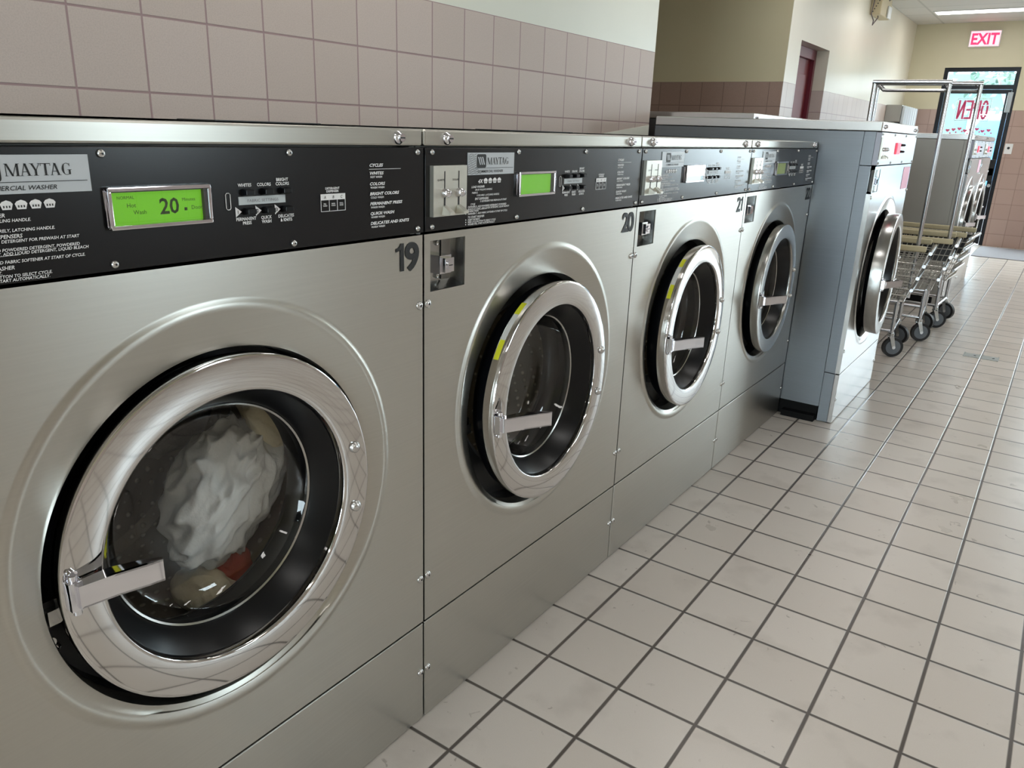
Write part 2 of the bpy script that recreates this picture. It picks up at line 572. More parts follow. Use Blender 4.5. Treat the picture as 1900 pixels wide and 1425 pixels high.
YP, ZP, XP = (0, 1, 0), (0, 0, 1), (1, 0, 0)

# ------------------------------------------------------------------ room shell
struct(MB().box(-5.2, RIGHT_X + 0.2, REAR_Y - 0.2, FAR_Y + 0.15, -0.12, 0).build('floor', M['floor']))
struct(MB().box(-5.2, RIGHT_X + 0.2, REAR_Y - 0.2, FAR_Y + 0.15, CEIL, CEIL + 0.12).build('ceiling', M['ceiling']))
# tiled wall behind the washers, then the recess and the corridor wall with the burgundy door
struct(MB().box(-2.42, LEFT_X, REAR_Y, 4.54, 0, CEIL).build('wall_left', M['wall_left']))
struct(MB().box(-4.6, -2.42, 4.34, 4.54, 0, CEIL).build('wall_recess_near', M['wall_plain']))
struct(MB().box(-4.75, -4.6, 4.34, 7.26, 0, CEIL).build('wall_recess_left', M['wall_plain']))
struct(MB().box(-4.6, LEFT_X - 0.002, 7.06, 7.26, 0, CEIL).build('wall_recess_far', M['wall_khaki']))
DY0, DY1, DZ = 7.42, 8.37, 2.13
cw = MB()
cw.box(LEFT_X - 0.25, LEFT_X, 7.0605, DY0, 0, CEIL)
cw.box(LEFT_X - 0.25, LEFT_X, DY1, FAR_Y, 0, CEIL)
cw.box(LEFT_X - 0.25, LEFT_X, DY0, DY1, DZ, CEIL)
struct(cw.build('wall_corridor_left', M['wall_corridor']))
# burgundy door in its reveal
d = empty('door_1', (LEFT_X - 0.16, DY0, 0)); struct(d)
fr = MB(); w_ = DY1 - DY0
fr.box(0, 0.045, 0, 0.06, 0, DZ); fr.box(0, 0.045, w_ - 0.06, w_, 0, DZ); fr.box(0, 0.045, 0.06, w_ - 0.06, DZ - 0.09, DZ)
fr.build('door_frame', M['red_frame'], d, bevel=0.003)
lf = MB(); lf.box(-0.03, 0.01, 0.06, w_ - 0.06, 0.006, DZ - 0.09)
lf.box(0.01, 0.02, 0.16, w_ - 0.16, 0.25, 0.95); lf.box(0.01, 0.02, 0.16, w_ - 0.16, 1.1, 1.9)
lf.build('door_leaf', M['red_door'], d, bevel=0.003)


def wall_with_holes(name, x0, x1, y0, y1, holes, mat):
    mb = MB()
    xs = x0
    for (a, b, c, e) in sorted(holes):
        mb.box(xs, a, y0, y1, 0, CEIL)
        if c > 0: mb.box(a, b, y0, y1, 0, c)
        mb.box(a, b, y0, y1, e, CEIL)
        xs = b
    mb.box(xs, x1, y0, y1, 0, CEIL)
    return struct(mb.build(name, mat))


EX0, EX1, EZ = -1.745, -0.855, 2.30
wall_with_holes('wall_far', LEFT_X, RIGHT_X, FAR_Y, FAR_Y + 0.15, FAR_WINDOWS + [(EX0, EX1, 0, EZ)], M['wall_far'])
wall_with_holes('wall_rear', LEFT_X, RIGHT_X, REAR_Y - 0.15, REAR_Y, REAR_WINDOWS, M['wall_plain'])
(a, b, c, e), = SIDE_WINDOWS
rw = MB().box(RIGHT_X, RIGHT_X + 0.15, REAR_Y, a, 0, CEIL).box(RIGHT_X, RIGHT_X + 0.15, b, FAR_Y, 0, CEIL)
rw.box(RIGHT_X, RIGHT_X + 0.15, a, b, 0, c).box(RIGHT_X, RIGHT_X + 0.15, a, b, e, CEIL)
struct(rw.build('wall_right', M['wall_right']))
wnd = struct(empty('window_0', (RIGHT_X + 0.05, a, c)))
W_, H_, t = b - a, e - c, 0.045
f_ = MB().box(0, 0.05, 0, t, 0, H_).box(0, 0.05, W_ - t, W_, 0, H_).box(0, 0.05, t, W_ - t, 0, t).box(0, 0.05, t, W_ - t, H_ - t, H_)
f_.build('window_frame', M['alu_black'], wnd)
MB().box(0.022, 0.028, t, W_ - t, t, H_ - t).build('window_pane', M['window_glass'], wnd)

wi = 1
for (y_, ws) in ((FAR_Y + 0.05, FAR_WINDOWS), (REAR_Y - 0.09, REAR_WINDOWS)):
    for (a, b, c, e) in ws:
        wnd = struct(empty('window_%d' % wi, (a, y_, c))); wi += 1
        W_, H_ = b - a, e - c
        f_ = MB(); t = 0.045
        f_.box(0, t, 0, 0.05, 0, H_); f_.box(W_ - t, W_, 0, 0.05, 0, H_); f_.box(t, W_ - t, 0, 0.05, 0, t); f_.box(t, W_ - t, 0, 0.05, H_ - t, H_)
        f_.build('window_frame', M['alu_black'], wnd)
        MB().box(t, W_ - t, 0.022, 0.028, t, H_ - t).build('window_pane', M['window_glass'], wnd)

# glazed exit door with transom
ed = struct(empty('door_2', (EX0, FAR_Y + 0.03, 0)))
W_ = EX1 - EX0
f_ = MB()
f_.box(0, 0.05, 0, 0.08, 0, EZ); f_.box(W_ - 0.05, W_, 0, 0.08, 0, EZ); f_.box(0.05, W_ - 0.05, 0, 0.08, EZ - 0.05, EZ)
f_.box(0.05, W_ - 0.05, 0, 0.08, 2.03, 2.085)
f_.build('door_frame', M['alu_black'], ed)
MB().box(0.05, W_ - 0.05, 0.035, 0.042, 2.085, EZ - 0.05).build('transom_pane', M['window_glass'], ed)
lf = MB(); a, b = 0.055, W_ - 0.055
lf.box(a, a + 0.055, 0.01, 0.055, 0.01, 2.025); lf.box(b - 0.055, b, 0.01, 0.055, 0.01, 2.025)
lf.box(a + 0.055, b - 0.055, 0.01, 0.055, 0.01, 0.12); lf.box(a + 0.055, b - 0.055, 0.01, 0.055, 1.975, 2.025)
leaf = lf.build('door_leaf', M['alu_black'], ed)
MB().box(a + 0.055, b - 0.055, 0.03, 0.036, 0.12, 1.975).build('glass_pane', M['window_glass'], leaf)
q = MB().box(b - 0.16, b - 0.005, -0.05, 0.009, 0.93, 1.03); q.box(b - 0.07, b - 0.0, -0.05, 0.009, 0.86, 1.14)
q.build('push_latch', M['black'], leaf, bevel=0.004)
q = MB().cyl((a + 0.03, -0.04, 0.98), (b - 0.16, -0.04, 0.98), 0.014)
q.box(a + 0.01, a + 0.05, -0.05, 0.009, 0.95, 1.01)
q.build('push_bar', M['black'], leaf)
MB().cyl((b - 0.027, -0.004, 0.80), (b - 0.027, 0.0095, 0.80), 0.022).build('lock_cylinder', M['screw'], leaf)
q = MB().box(W_ - 0.085, W_ - 0.025, -0.055, -0.001, 1.74, 1.99); q.build('door_closer', M['alu'], ed, bevel=0.004)
# decals on the glass: a row of small red hearts and dots
q = MB()
for i in range(8):
    cx_ = a + 0.12 + i * 0.07; z_ = 1.50 + 0.012 * ((i * 7) % 3)
    pts = []
    for k in range(16):
        t = 2 * PI * k / 16
        pts.append((16 * math.sin(t) ** 3 / 16 * 0.027, (13 * math.cos(t) - 5 * math.cos(2 * t) - 2 * math.cos(3 * t) - math.cos(4 * t)) / 16 * 0.024))
    q.uvpoly([pts], (cx_, 0.0285, z_), XP, ZP, h=0.0008)
    q.uvpoly([[(0.011 * math.cos(2 * PI * k / 8), 0.011 * math.sin(2 * PI * k / 8)) for k in range(8)]], (cx_ + 0.035, 0.0285, z_ - 0.035), XP, ZP, h=0.0008)
q.build('heart_decal', M['led'], leaf)

# pale wedge-topped patch low on the wall end, above the washers
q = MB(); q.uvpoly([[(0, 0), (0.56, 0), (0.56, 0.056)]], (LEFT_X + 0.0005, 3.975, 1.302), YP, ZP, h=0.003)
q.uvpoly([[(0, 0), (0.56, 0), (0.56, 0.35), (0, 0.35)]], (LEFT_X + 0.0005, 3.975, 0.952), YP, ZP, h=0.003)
struct(q.build('pale_patch_1', M['patch_white']))

# ------------------------------------------------------------------ outside, seen through the door glass
M['pavement'] = mk('pale_concrete', srgb(108, 114, 116), 0.8, 0, 0.06, 3)
M['facade'] = mk('pale_facade', srgb(70, 94, 93), 0.7, 0, 0.05, 1)
M['blue'] = mk('blue_vehicle_paint', srgb(56, 108, 146), 0.3, 0, 0.03, 2)
M['leaf'] = mk('pale_green_leaves', srgb(78, 102, 88), 0.7, 0, 0.3, 8)
M['bark'] = mk('tree_bark', srgb(120, 110, 110), 0.8, 0, 0.2, 8)
struct(MB().box(-9, 9, FAR_Y + 0.15, 40, -0.2, -0.03).build('ground', M['pavement']))
struct(MB().box(-9, 9, REAR_Y - 14, REAR_Y - 0.15, -0.2, -0.03).build('ground', M['pavement']))
struct(MB().box(RIGHT_X + 0.2, 16, REAR_Y - 0.15, FAR_Y + 0.15, -0.2, -0.03).build('ground', M['pavement']))
bd = empty('building', (-3, 30, -0.03))
tag(bd, 'pale low building across the street, seen through the exit door glass', 'building')
q = MB().box(-8, 10, 0, 4, 0, 3.4); q.box(-8.1, 10.1, -0.2, 0, 3.1, 3.5)
q.build('wall', M['facade'], bd)
for i in range(7):
    x_ = -7.4 + i * 2.4
    MB().box(x_, x_ + 1.5, -0.05, -0.001, 1.0, 2.4).build('window', M['alu'], bd)
van = empty('van', (-2.15, 21.5, -0.03))
tag(van, 'bright blue van parked outside beyond the exit door glass', 'van')
q = MB(); q.uvpoly([[(0, 0.35), (4.4, 0.35), (4.4, 1.0), (3.6, 1.15), (3.0, 1.9), (0.1, 1.95), (0, 1.8)]], (0, 0, 0), XP, ZP, h=-1.8)
q.build('body', M['blue'], van, bevel=0.05)
for x_ in (0.8, 3.5):
    MB().cyl((x_, -0.02, 0.33), (x_, 0.2, 0.33), 0.33, seg=24).build('wheel', M['tyre'], van)
MB().box(1.9, 2.9, -0.02, -0.003, 1.25, 1.75).build('side_window', M['alu_black'], van)
tr = empty('street_tree', (-1.9, 25.5, -0.03))
tag(tr, 'small pale green street tree behind the glass transom of the exit', 'tree')
MB().cyl((0, 0, 0), (0.05, 0, 2.4), 0.12, 0.07).cyl((0.05, 0, 2.3), (0.6, 0, 3.6), 0.05, 0.02).cyl((0.05, 0, 2.3), (-0.5, 0.2, 3.5), 0.05, 0.02).build('trunk', M['bark'], tr)
q = MB()
for i in range(500):
    p = Vector((random.gauss(0, 0.75), random.gauss(0, 0.7), 3.4 + random.gauss(0, 0.55)))
    u = Vector((random.uniform(-1, 1), random.uniform(-1, 1), random.uniform(-1, 1))).normalized() * 0.11
    w2 = u.orthogonal().normalized() * 0.07
    q.add([p - u, p + w2, p + u, p - w2], [(0, 1, 2, 3)])
q.build('foliage', M['leaf'], tr, recalc=False)

# ------------------------------------------------------------------ washing machines
STD = dict(W=0.891, H=1.300, strip=1.269, zpb=1.114, zls=0.261, cz=0.695, pz=0.712, pr=0.332, R=0.273, depth=1.02, base=0.0, kind='std')
BIG = dict(W=0.905, H=1.393, strip=1.349, zpb=1.207, zls=0.250, cz=0.680, pz=0.690, pr=0.362, R=0.300, depth=1.065, base=0.0, kind='big')


def star_dist(poly, c, t):
    dx, dz = math.cos(t), math.sin(t)
    best = 1e9
    n = len(poly)
    for i in range(n):
        (x1, y1), (x2, y2) = poly[i], poly[(i + 1) % n]
        ex, ey = x2 - x1, y2 - y1
        den = dx * ey - dz * ex
        if abs(den) < 1e-12: continue
        s = ((x1 - c[0]) * ey - (y1 - c[1]) * ex) / den
        u = ((x1 - c[0]) * dz - (y1 - c[1]) * dx) / den
        if s > 1e-6 and -1e-6 <= u <= 1 + 1e-6: best = min(best, s)
    return best


def front_panel_mesh(P):
    g = 0.0025
    y0, y1, z0, z1 = g, P['W'] - g, P['zls'] + g, P['zpb'] - g
    c = (P['W'] / 2, P['pz'])
    ny, nz = 0.132, P['zpb'] - 0.120
    poly = [(y0, z0), (y1, z0), (y1, z1), (ny, z1), (ny, nz), (y0, nz)]
    angs = sorted([2 * PI * i / 144 for i in range(144)] + [math.atan2(p[1] - c[1], p[0] - c[0]) % (2 * PI) for p in poly])
    a2 = [angs[0]]
    for t in angs[1:]:
        if t - a2[-1] > 1e-4: a2.append(t)
    n = len(a2)
    hl = P.get('hole', P['R'] + 0.016); pr = P['pr']
    loops = [(-0.02, None), (0.0, None), (0, pr + 0.014), (0, pr + 0.010), (0.0022, pr + 0.006), (0.0032, pr), (0.0022, pr - 0.006), (0, pr - 0.011),
             (-0.004, hl + 0.012), (-0.008, hl + 0.004), (-0.016, hl + 0.001), (-0.045, hl)]
    mb = MB(); vs = []
    for (x, r) in loops:
        for t in a2:
            rr = star_dist(poly, c, t) if r is None else r
            zc = P['cz'] - 0.006 if (r is not None and x < -0.001) else c[1]
            vs.append((x, c[0] + rr * math.cos(t), zc + rr * math.sin(t)))
    fs = []
    for j in range(len(loops) - 1):
        for i in range(n):
            k = (i + 1) % n
            fs.append((j * n + i, j * n + k, (j + 1) * n + k, (j + 1) * n + i))
    mb.add(vs, fs, 0, True)
    # frame round the coin box opening in the notch
    a, b, c2, d2 = y0, ny, nz, z1
    ha, hb, hc, hd = 0.020, 0.126, P['zpb'] - 0.114, P['zpb'] - 0.016
    O = [(a, c2), (b, c2), (b, d2), (a, d2)]; I = [(ha, hc), (hb, hc), (hb, hd), (ha, hd)]
    vv = [(0, p[0], p[1]) for p in O] + [(0, p[0], p[1]) for p in I] + [(-0.004, p[0], p[1]) for p in I]
    mb.add(vv, [(i, (i + 1) % 4, 4 + (i + 1) % 4, 4 + i) for i in range(4)] + [(4 + i, 4 + (i + 1) % 4, 8 + (i + 1) % 4, 8 + i) for i in range(4)], 0)
    return mb


def screw_mb(y, z, r=0.0075, x=0.0):
    mb = MB()
    mb.lathe_x([(0.0, r), (0.002, r * 0.98), (0.004, r * 0.75), (0.005, r * 0.3)], y, z, seg=16, cx=x)
    mb.disc_x(x + 0.005, r * 0.3, y, z, 16, 1)
    mb.disc_x(x + 0.0052, r * 0.24, y, z, 6, 1)
    return mb


def serif_MAYTAG():
    """condensed serif capitals, unit height; returns outlines and total width"""
    out = []; x = [0.0]

    def st(x0, y0, x1, y1, w): out.append([(x[0] + x0, y0), (x[0] + x0 + w, y0), (x[0] + x1 + w, y1), (x[0] + x1, y1)])

    def bx(x0, x1, y0, y1): out.append([(x[0] + x0, y0), (x[0] + x1, y0), (x[0] + x1, y1), (x[0] + x0, y1)])

    def A():
        st(0.06, 0, 0.30, 1, 0.05); st(0.52, 0, 0.27, 1, 0.15); bx(0.14, 0.5, 0.3, 0.35)
        bx(-0.02, 0.2, 0, 0.035); bx(0.44, 0.76, 0, 0.035)
    # M
    bx(0.08, 0.13, 0, 1); bx(0.78, 0.93, 0, 1); st(0.45, 0, 0.08, 1, 0.14); st(0.48, 0, 0.80, 1, 0.05)
    bx(0, 0.22, 0, 0.035); bx(0.70, 1.01, 0, 0.035); bx(0, 0.2, 0.965, 1); bx(0.78, 1.01, 0.965, 1)
    x[0] += 1.03; A(); x[0] += 0.70
    # Y
    st(0.26, 0.45, 0.02, 1, 0.15); st(0.36, 0.45, 0.60, 1, 0.05); bx(0.27, 0.42, 0, 0.47)
    bx(0.18, 0.52, 0, 0.035); bx(-0.06, 0.24, 0.965, 1); bx(0.5, 0.74, 0.965, 1)
    x[0] += 0.68
    # T
    bx(0.27, 0.42, 0, 1); bx(0, 0.70, 0.94, 1); bx(0, 0.04, 0.78, 1); bx(0.66, 0.70, 0.78, 1); bx(0.18, 0.52, 0, 0.035)
    x[0] += 0.66; A(); x[0] += 0.80
    # G
    n = 22
    for i in range(n):
        t0, t1 = (math.radians(48 + (312 - 48) * k / n) for k in (i, i + 1))
        q = []
        for t, ro in ((t0, 1), (t1, 1), (t1, 0), (t0, 0)):
            ry = 0.5 if ro else 0.46
            rx = 0.34 if ro else 0.34 - 0.15 * max(0.2, -math.cos(t)) - 0.01
            q.append((x[0] + 0.36 + rx * math.cos(t), 0.5 + ry * math.sin(t)))
        out.append(q)
    bx(0.50, 0.64, 0.05, 0.45); bx(0.42, 0.72, 0.42, 0.455); bx(0.56, 0.60, 0.72, 0.98)
    return out, x[0] + 0.72


MAYTAG, MAYTAG_W = serif_MAYTAG()


PS = -0.002   # sideways set of everything mounted on the control panel


def badge_mb(P, worn):
    z0, z1 = P['zpb'] + 0.1025, P['zpb'] + 0.1450
    y0, y1 = 0.128, 0.284
    mb = MB().box(0.003, 0.0048, y0, y1, z0, z1)
    x = 0.0052
    # logo square
    a, b, c, d = 0.155, 0.186, z0 + 0.0135, z1 - 0.003
    r = 0.004
    pts = []
    for (cx, cz, s) in ((b - r, d - r, 0), (a + r, d - r, 90), (a + r, c + r, 180), (b - r, c + r, 270)):
        for k in range(5):
            t = math.radians(s + 90 * k / 4)
            pts.append((cx + r * math.cos(t), cz + r * math.sin(t)))
    mb.uvpoly([pts], (x, 0, 0), YP, ZP, 1)
    for k in range(3):
        u = a + 0.004 + k * 0.0065
        mb.uvpoly([[(u, d - 0.006), (u + 0.0036, d - 0.006), (u + 0.0095, c + 0.006), (u + 0.0060, c + 0.006)]], (x + 0.0003, 0, 0), YP, ZP, 0)
        mb.uvpoly([[(u - 0.001, d - 0.0052), (u + 0.003, d - 0.0052), (u + 0.0036, d - 0.008), (u + 0.0004, d - 0.008)]], (x + 0.0004, 0, 0), YP, ZP, 0)
    s = 0.0135; wx = 0.073 / MAYTAG_W
    mb.uvpoly([[(0.190 + p[0] * wx, z0 + 0.0195 + p[1] * s) for p in poly] for poly in MAYTAG], (x, 0, 0), YP, ZP, 1)
    mb.box(0.0048, 0.0053, 0.150, 0.280, z0 + 0.0125, z0 + 0.0132, 1)
    mb.text('COMMERCIAL WASHER', (x, 0.158, z0 + 0.004), YP, ZP, 0.0052, 'L', 0.25, 0.01, 1, xs=1.12)
    if worn:   # torn, wrinkled left edge
        for k in range(11):
            zz = z0 + 0.003 + k * 0.0036
            pts = [(y0 + 0.001 + i * 0.004, zz + 0.0012 * math.sin(i * 1.7 + k)) for i in range(7 if k > 3 else 11 - k)]
            mb.tube([(x - 0.0002, p[0], p[1]) for p in pts], 0.0004, 4, 1)
    return mb


def print_mb(P, worn):
    groups = dict((k, MB()) for k in ('printed_instructions', 'button_legend', 'dispenser_chart', 'cycle_list'))
    mb = groups['printed_instructions']
    d = P['zpb'] - 1.114; x = 0.0042
    T = lambda s, u, z, h, al='L', sh=0.0, xs=1.0, bd=0.018: mb.text(s, (x, u, z + d), YP, ZP, h, al, sh, bd, 0, xs)
    # capacity line: 4X and four basket symbols
    T('4X', 0.161, 1.2005, 0.0075, sh=0.3, xs=1.2, bd=0.03)
    for k in range(4):
        u = 0.180 + k * 0.0155; z = 1.1995 + d
        mb.uvpoly([[(0.002, 0), (0.0115, 0), (0.0135, 0.0062), (0.0115, 0.0088), (0.0070, 0.0105), (0.0022, 0.0088), (0, 0.0062)]], (x, u, z), YP, ZP)
        mb.uvpoly([[(0.003 + i * 0.003, 0.0020), (0.0044 + i * 0.003, 0.0020), (0.0044 + i * 0.003, 0.0045), (0.003 + i * 0.003, 0.0045)] for i in range(3)], (x + 0.0003, u, z), YP, ZP, 1)
    u0 = 0.130
    lines = [('TO LOAD WASHER', 1.1915, 0.0044, 0), ('OPEN DOOR BY PULLING HANDLE.', 1.1860, 0.0036, 1), ('ADD FABRICS.', 1.1805, 0.0036, 1),
             ('CLOSE DOOR SECURELY, LATCHING HANDLE.', 1.1750, 0.0036, 1), ('DETERGENT DISPENSERS', 1.1680, 0.0044, 0),
             ('DISPENSER A : ADD DETERGENT FOR PREWASH AT START', 1.1630, 0.0036, 1), ('OF CYCLE.', 1.1585, 0.0036, 2),
             ('DISPENSER B : ADD POWDERED DETERGENT, POWDERED', 1.1535, 0.0036, 1), ('BLEACH AT START. ADD LIQUID DETERGENT, LIQUID BLEACH', 1.1490, 0.0036, 2),
             ('DURING WASH.', 1.1448, 0.0036, 2), ('DISPENSER C : ADD FABRIC SOFTENER AT START OF CYCLE.', 1.1400, 0.0036, 1),
             ('TO START WASHER', 1.1330, 0.0044, 0), ('INSERT PAYMENT.', 1.1283, 0.0036, 1), ('PRESS CYCLE BUTTON TO SELECT CYCLE.', 1.1238, 0.0036, 1),
             ('WASHER WILL START AUTOMATICALLY.', 1.1193, 0.0036, 1)]
    for s, z, h, b in lines:
        cut = 0
        if worn and 1.157 < z: cut = int(len(s) * (0.34 if z < 1.17 else 0.26))
        k = 0
        vs, fs, wf = text_data(s, 0.2, 0.012, 2)
        wp = wf * (h / 0.72) * 1.0
        s2 = s[cut:]
        vs2, fs2, w2 = text_data(s2, 0.2, 0.012, 2)
        T(s2, u0 + wp - w2 * (h / 0.72) * 1.0, z, h, 'L', 0.2, 1.0)
        if b == 1 and not cut: mb.uvpoly([[(0, 0), (0.0022, 0), (0.0022, 0.0022), (0, 0.0022)]], (x, u0 - 0.007, z + d + 0.001), YP, ZP)
    # cycle button legends
    mb = groups['button_legend']
    for s, u, z in (('WHITES', 0.503, 1.2135), ('COLORS', 0.5365, 1.2135), ('COLORS', 0.570, 1.2135), ('BRIGHT', 0.570, 1.2195)):
        T(s, u, z, 0.0046, 'C', 0, 1.0, 0.03)
    for s, u, z in (('PERMANENT', 0.502, 1.1660), ('PRESS', 0.503, 1.1600), ('QUICK', 0.5375, 1.1660), ('WASH', 0.5375, 1.1600), ('DELICATES', 0.574, 1.1660), ('& KNITS', 0.574, 1.1600)):
        T(s, u, z, 0.0046, 'C', 0, 0.95, 0.03)
    for k in range(3):
        u = 0.4845 + k * 0.0345
        mb.uvpoly([[(0, -0.0075), (0.0105, 0), (0, 0.0075)]], (x, u, 1.1785 + d), YP, ZP)
        mb.text(str(k + 1), (x + 0.0003, u + 0.0035, 1.176 + d), YP, ZP, 0.005, 'C', 0, 0.02, 1)
    # indicator outline
    pts = [(0, 0.470, 1.1845), (0, 0.470, 1.2035), (0, 0.4722, 1.2055), (0, 0.4755, 1.2055), (0, 0.4775, 1.2035), (0, 0.4775, 1.1845), (0, 0.4755, 1.1825), (0, 0.4722, 1.1825)]
    mb.tube([(x, p[1], p[2] + d) for p in pts], 0.0006, 5, 0, closed=True)
    # dispenser chart
    mb = groups['dispenser_chart']
    T('DETERGENT', 0.669, 1.2035, 0.0034, 'C', 0, 1.15, 0.03); T('DISPENSER', 0.669, 1.1990, 0.0034, 'C', 0, 1.15, 0.03)
    a, b, z0, z1 = 0.6435, 0.696, 1.1690, 1.1965
    mb.box(x - 0.0003, x, a, b, z0 + d, z0 + 0.0008 + d); mb.box(x - 0.0003, x, a, b, z1 - 0.0095 + d, z1 + d)
    for k in range(4):
        u = a + (b - a - 0.0008) * k / 3
        mb.box(x - 0.0003, x + 0.0001, u, u + 0.0008, z0 + d, z1 + d)
    for k, s in enumerate('ABC'):
        u = a + (b - a) * (k + 0.5) / 3
        mb.text(s, (x + 0.0003, u, z1 - 0.0072 + d), YP, ZP, 0.0046, 'C', 0.2, 0.01, 1)
        T(('PRE-', 'MAIN', 'FINAL')[k], u, 1.1800, 0.0022, 'C'); T(('WASH', 'WASH', 'RINSE')[k], u, 1.1770, 0.0022, 'C')
    # cycles list
    mb = groups['cycle_list']
    u = 0.752
    T('CYCLES', u, 1.2370, 0.0050, sh=0.25, xs=1.33, bd=0.035); mb.box(x - 0.0003, x, u, u + 0.077, 1.2325 + d, 1.2332 + d)
    for s, z in (('WHITES', 1.2240), ('COLORS', 1.2065), ('BRIGHT COLORS', 1.1900), ('PERMANENT PRESS', 1.1735), ('QUICK WASH', 1.1570), ('DELICATES AND KNITS', 1.1405)):
        T(s, u, z, 0.0050, sh=0.25, xs=1.33, bd=0.035)
    for s, z in (('HOT WASH', 1.2185), ('WARM WASH', 1.2010), ('COLD WASH', 1.1845), ('WARM WASH', 1.1680), ('WARM WASH', 1.1515), ('WARM WASH', 1.1350)):
        T(s, u + 0.002, z, 0.0035, xs=1.1, bd=0.02)
    return groups


def display(cp, P, mode):
    d = P['zpb'] - 1.114
    a, b, z0, z1 = 0.299, 0.443, 1.1675 + d, 1.2200 + d
    f_ = MB(); t = 0.005
    for (q0, q1, q2, q3) in ((a, b, z1 - t, z1), (a, b, z0, z0 + t), (a, a + t, z0 + t, z1 - t), (b - t, b, z0 + t, z1 - t)):
        f_.box(0.003, 0.012, q0, q1, q2, q3)
    fr = f_.build('display', M['bright_chrome'], cp, (0, PS, 0), bevel=0.0015)
    mat = {'20': M['lcd'], 'green': M['lcd'], 'pale': M['lcd_pale'], 'dim': M['lcd_dim']}[mode]
    s = MB().box(0.0031, 0.0042, a + t, b - t, z0 + t, z1 - t)
    # dark inner reveal of the display window
    s.box(0.0042, 0.0100, b - t - 0.006, b - t - 0.0001, z0 + t, z1 - t, 2)
    s.box(0.0042, 0.0070, a + t + 0.0001, b - t - 0.006, z1 - t - 0.002, z1 - t - 0.0001, 2)
    if mode == '20':
        xx = 0.0046
        tt = lambda st, u, z, h, bd=0.0, al='L': s.text(st, (xx, u, z), YP, ZP, h, al, 0, bd, 1)
        tt('20', a + 0.070, z0 + 0.016, 0.0205, 0.02)
        tt('NORMAL', a + 0.014, z1 - 0.0155, 0.0040); tt('Hot', a + 0.026, z0 + 0.0265, 0.0055); tt('Wash', a + 0.034, z0 + 0.0175, 0.0055)
        tt('Minutes', a + 0.103, z0 + 0.031, 0.0045); tt('Door', a + 0.116, z0 + 0.0195, 0.0055)
        s.box(0.0042, 0.0046, a + 0.106, a + 0.110, z0 + 0.0185, z0 + 0.0225, 1)
    s.build('display_screen', [mat, M['lcd_text'], M['black']], cp, (0, PS, 0))
    MB().box(0.0102, 0.0112, a + t, b - t, z0 + t, z1 - t).build('display_lens', M['lens'], cp, (0, PS, 0))


def coin_slide_mb(P, z_top):
    a, b = 0.017, 0.116; z1 = z_top; z0 = z_top - 0.093
    mb = MB().box(0.003, 0.012, a, b, z0, z1)
    for k, nm in ((0, 'QUARTER'), (1, 'DOLLAR')):
        u = a + 0.032 + k * 0.042
        mb.box(0.012, 0.0126, u - 0.001, u + 0.001, z1 - 0.045, z1 - 0.010, 1)
        mb.box(0.012, 0.0126, u - 0.002, u + 0.002, z0 + 0.008, z1 - 0.056, 1)
        mb.text(nm, (0.0125, u - 0.010, z1 - 0.0275), YP, ZP, 0.0036, 'C', 0, 0.01, 1, xs=1.0)
        mb.lathe_x([(0.012, 0.0090), (0.020, 0.0085), (0.026, 0.005), (0.028, 0.001)], u, z1 - 0.050, seg=20, mat=2)
        # push lever
        mb.add([(0.012, u - 0.004, z0 + 0.020), (0.012, u + 0.006, z0 + 0.020), (0.012, u - 0.008, z0 + 0.003), (0.012, u + 0.013, z0 + 0.003),
                (0.030, u - 0.005, z0 + 0.009), (0.030, u + 0.009, z0 + 0.009), (0.030, u - 0.005, z0 + 0.004), (0.030, u + 0.009, z0 + 0.004)],
               [(0, 1, 5, 4), (2, 6, 7, 3), (4, 5, 7, 6), (0, 4, 6, 2), (1, 3, 7, 5), (0, 2, 3, 1)], 0)
    return mb


def arc(mb, r, x0, x1, cy, cz, a0, a1, mat, seg=12, th=0.0012):
    mb.lathe_x([(x0, r), (x1, r), (x1, r + th), (x0, r + th)], cy, cz, seg=seg, a0=a0, a1=a1, mat=mat, closed_prof=True)


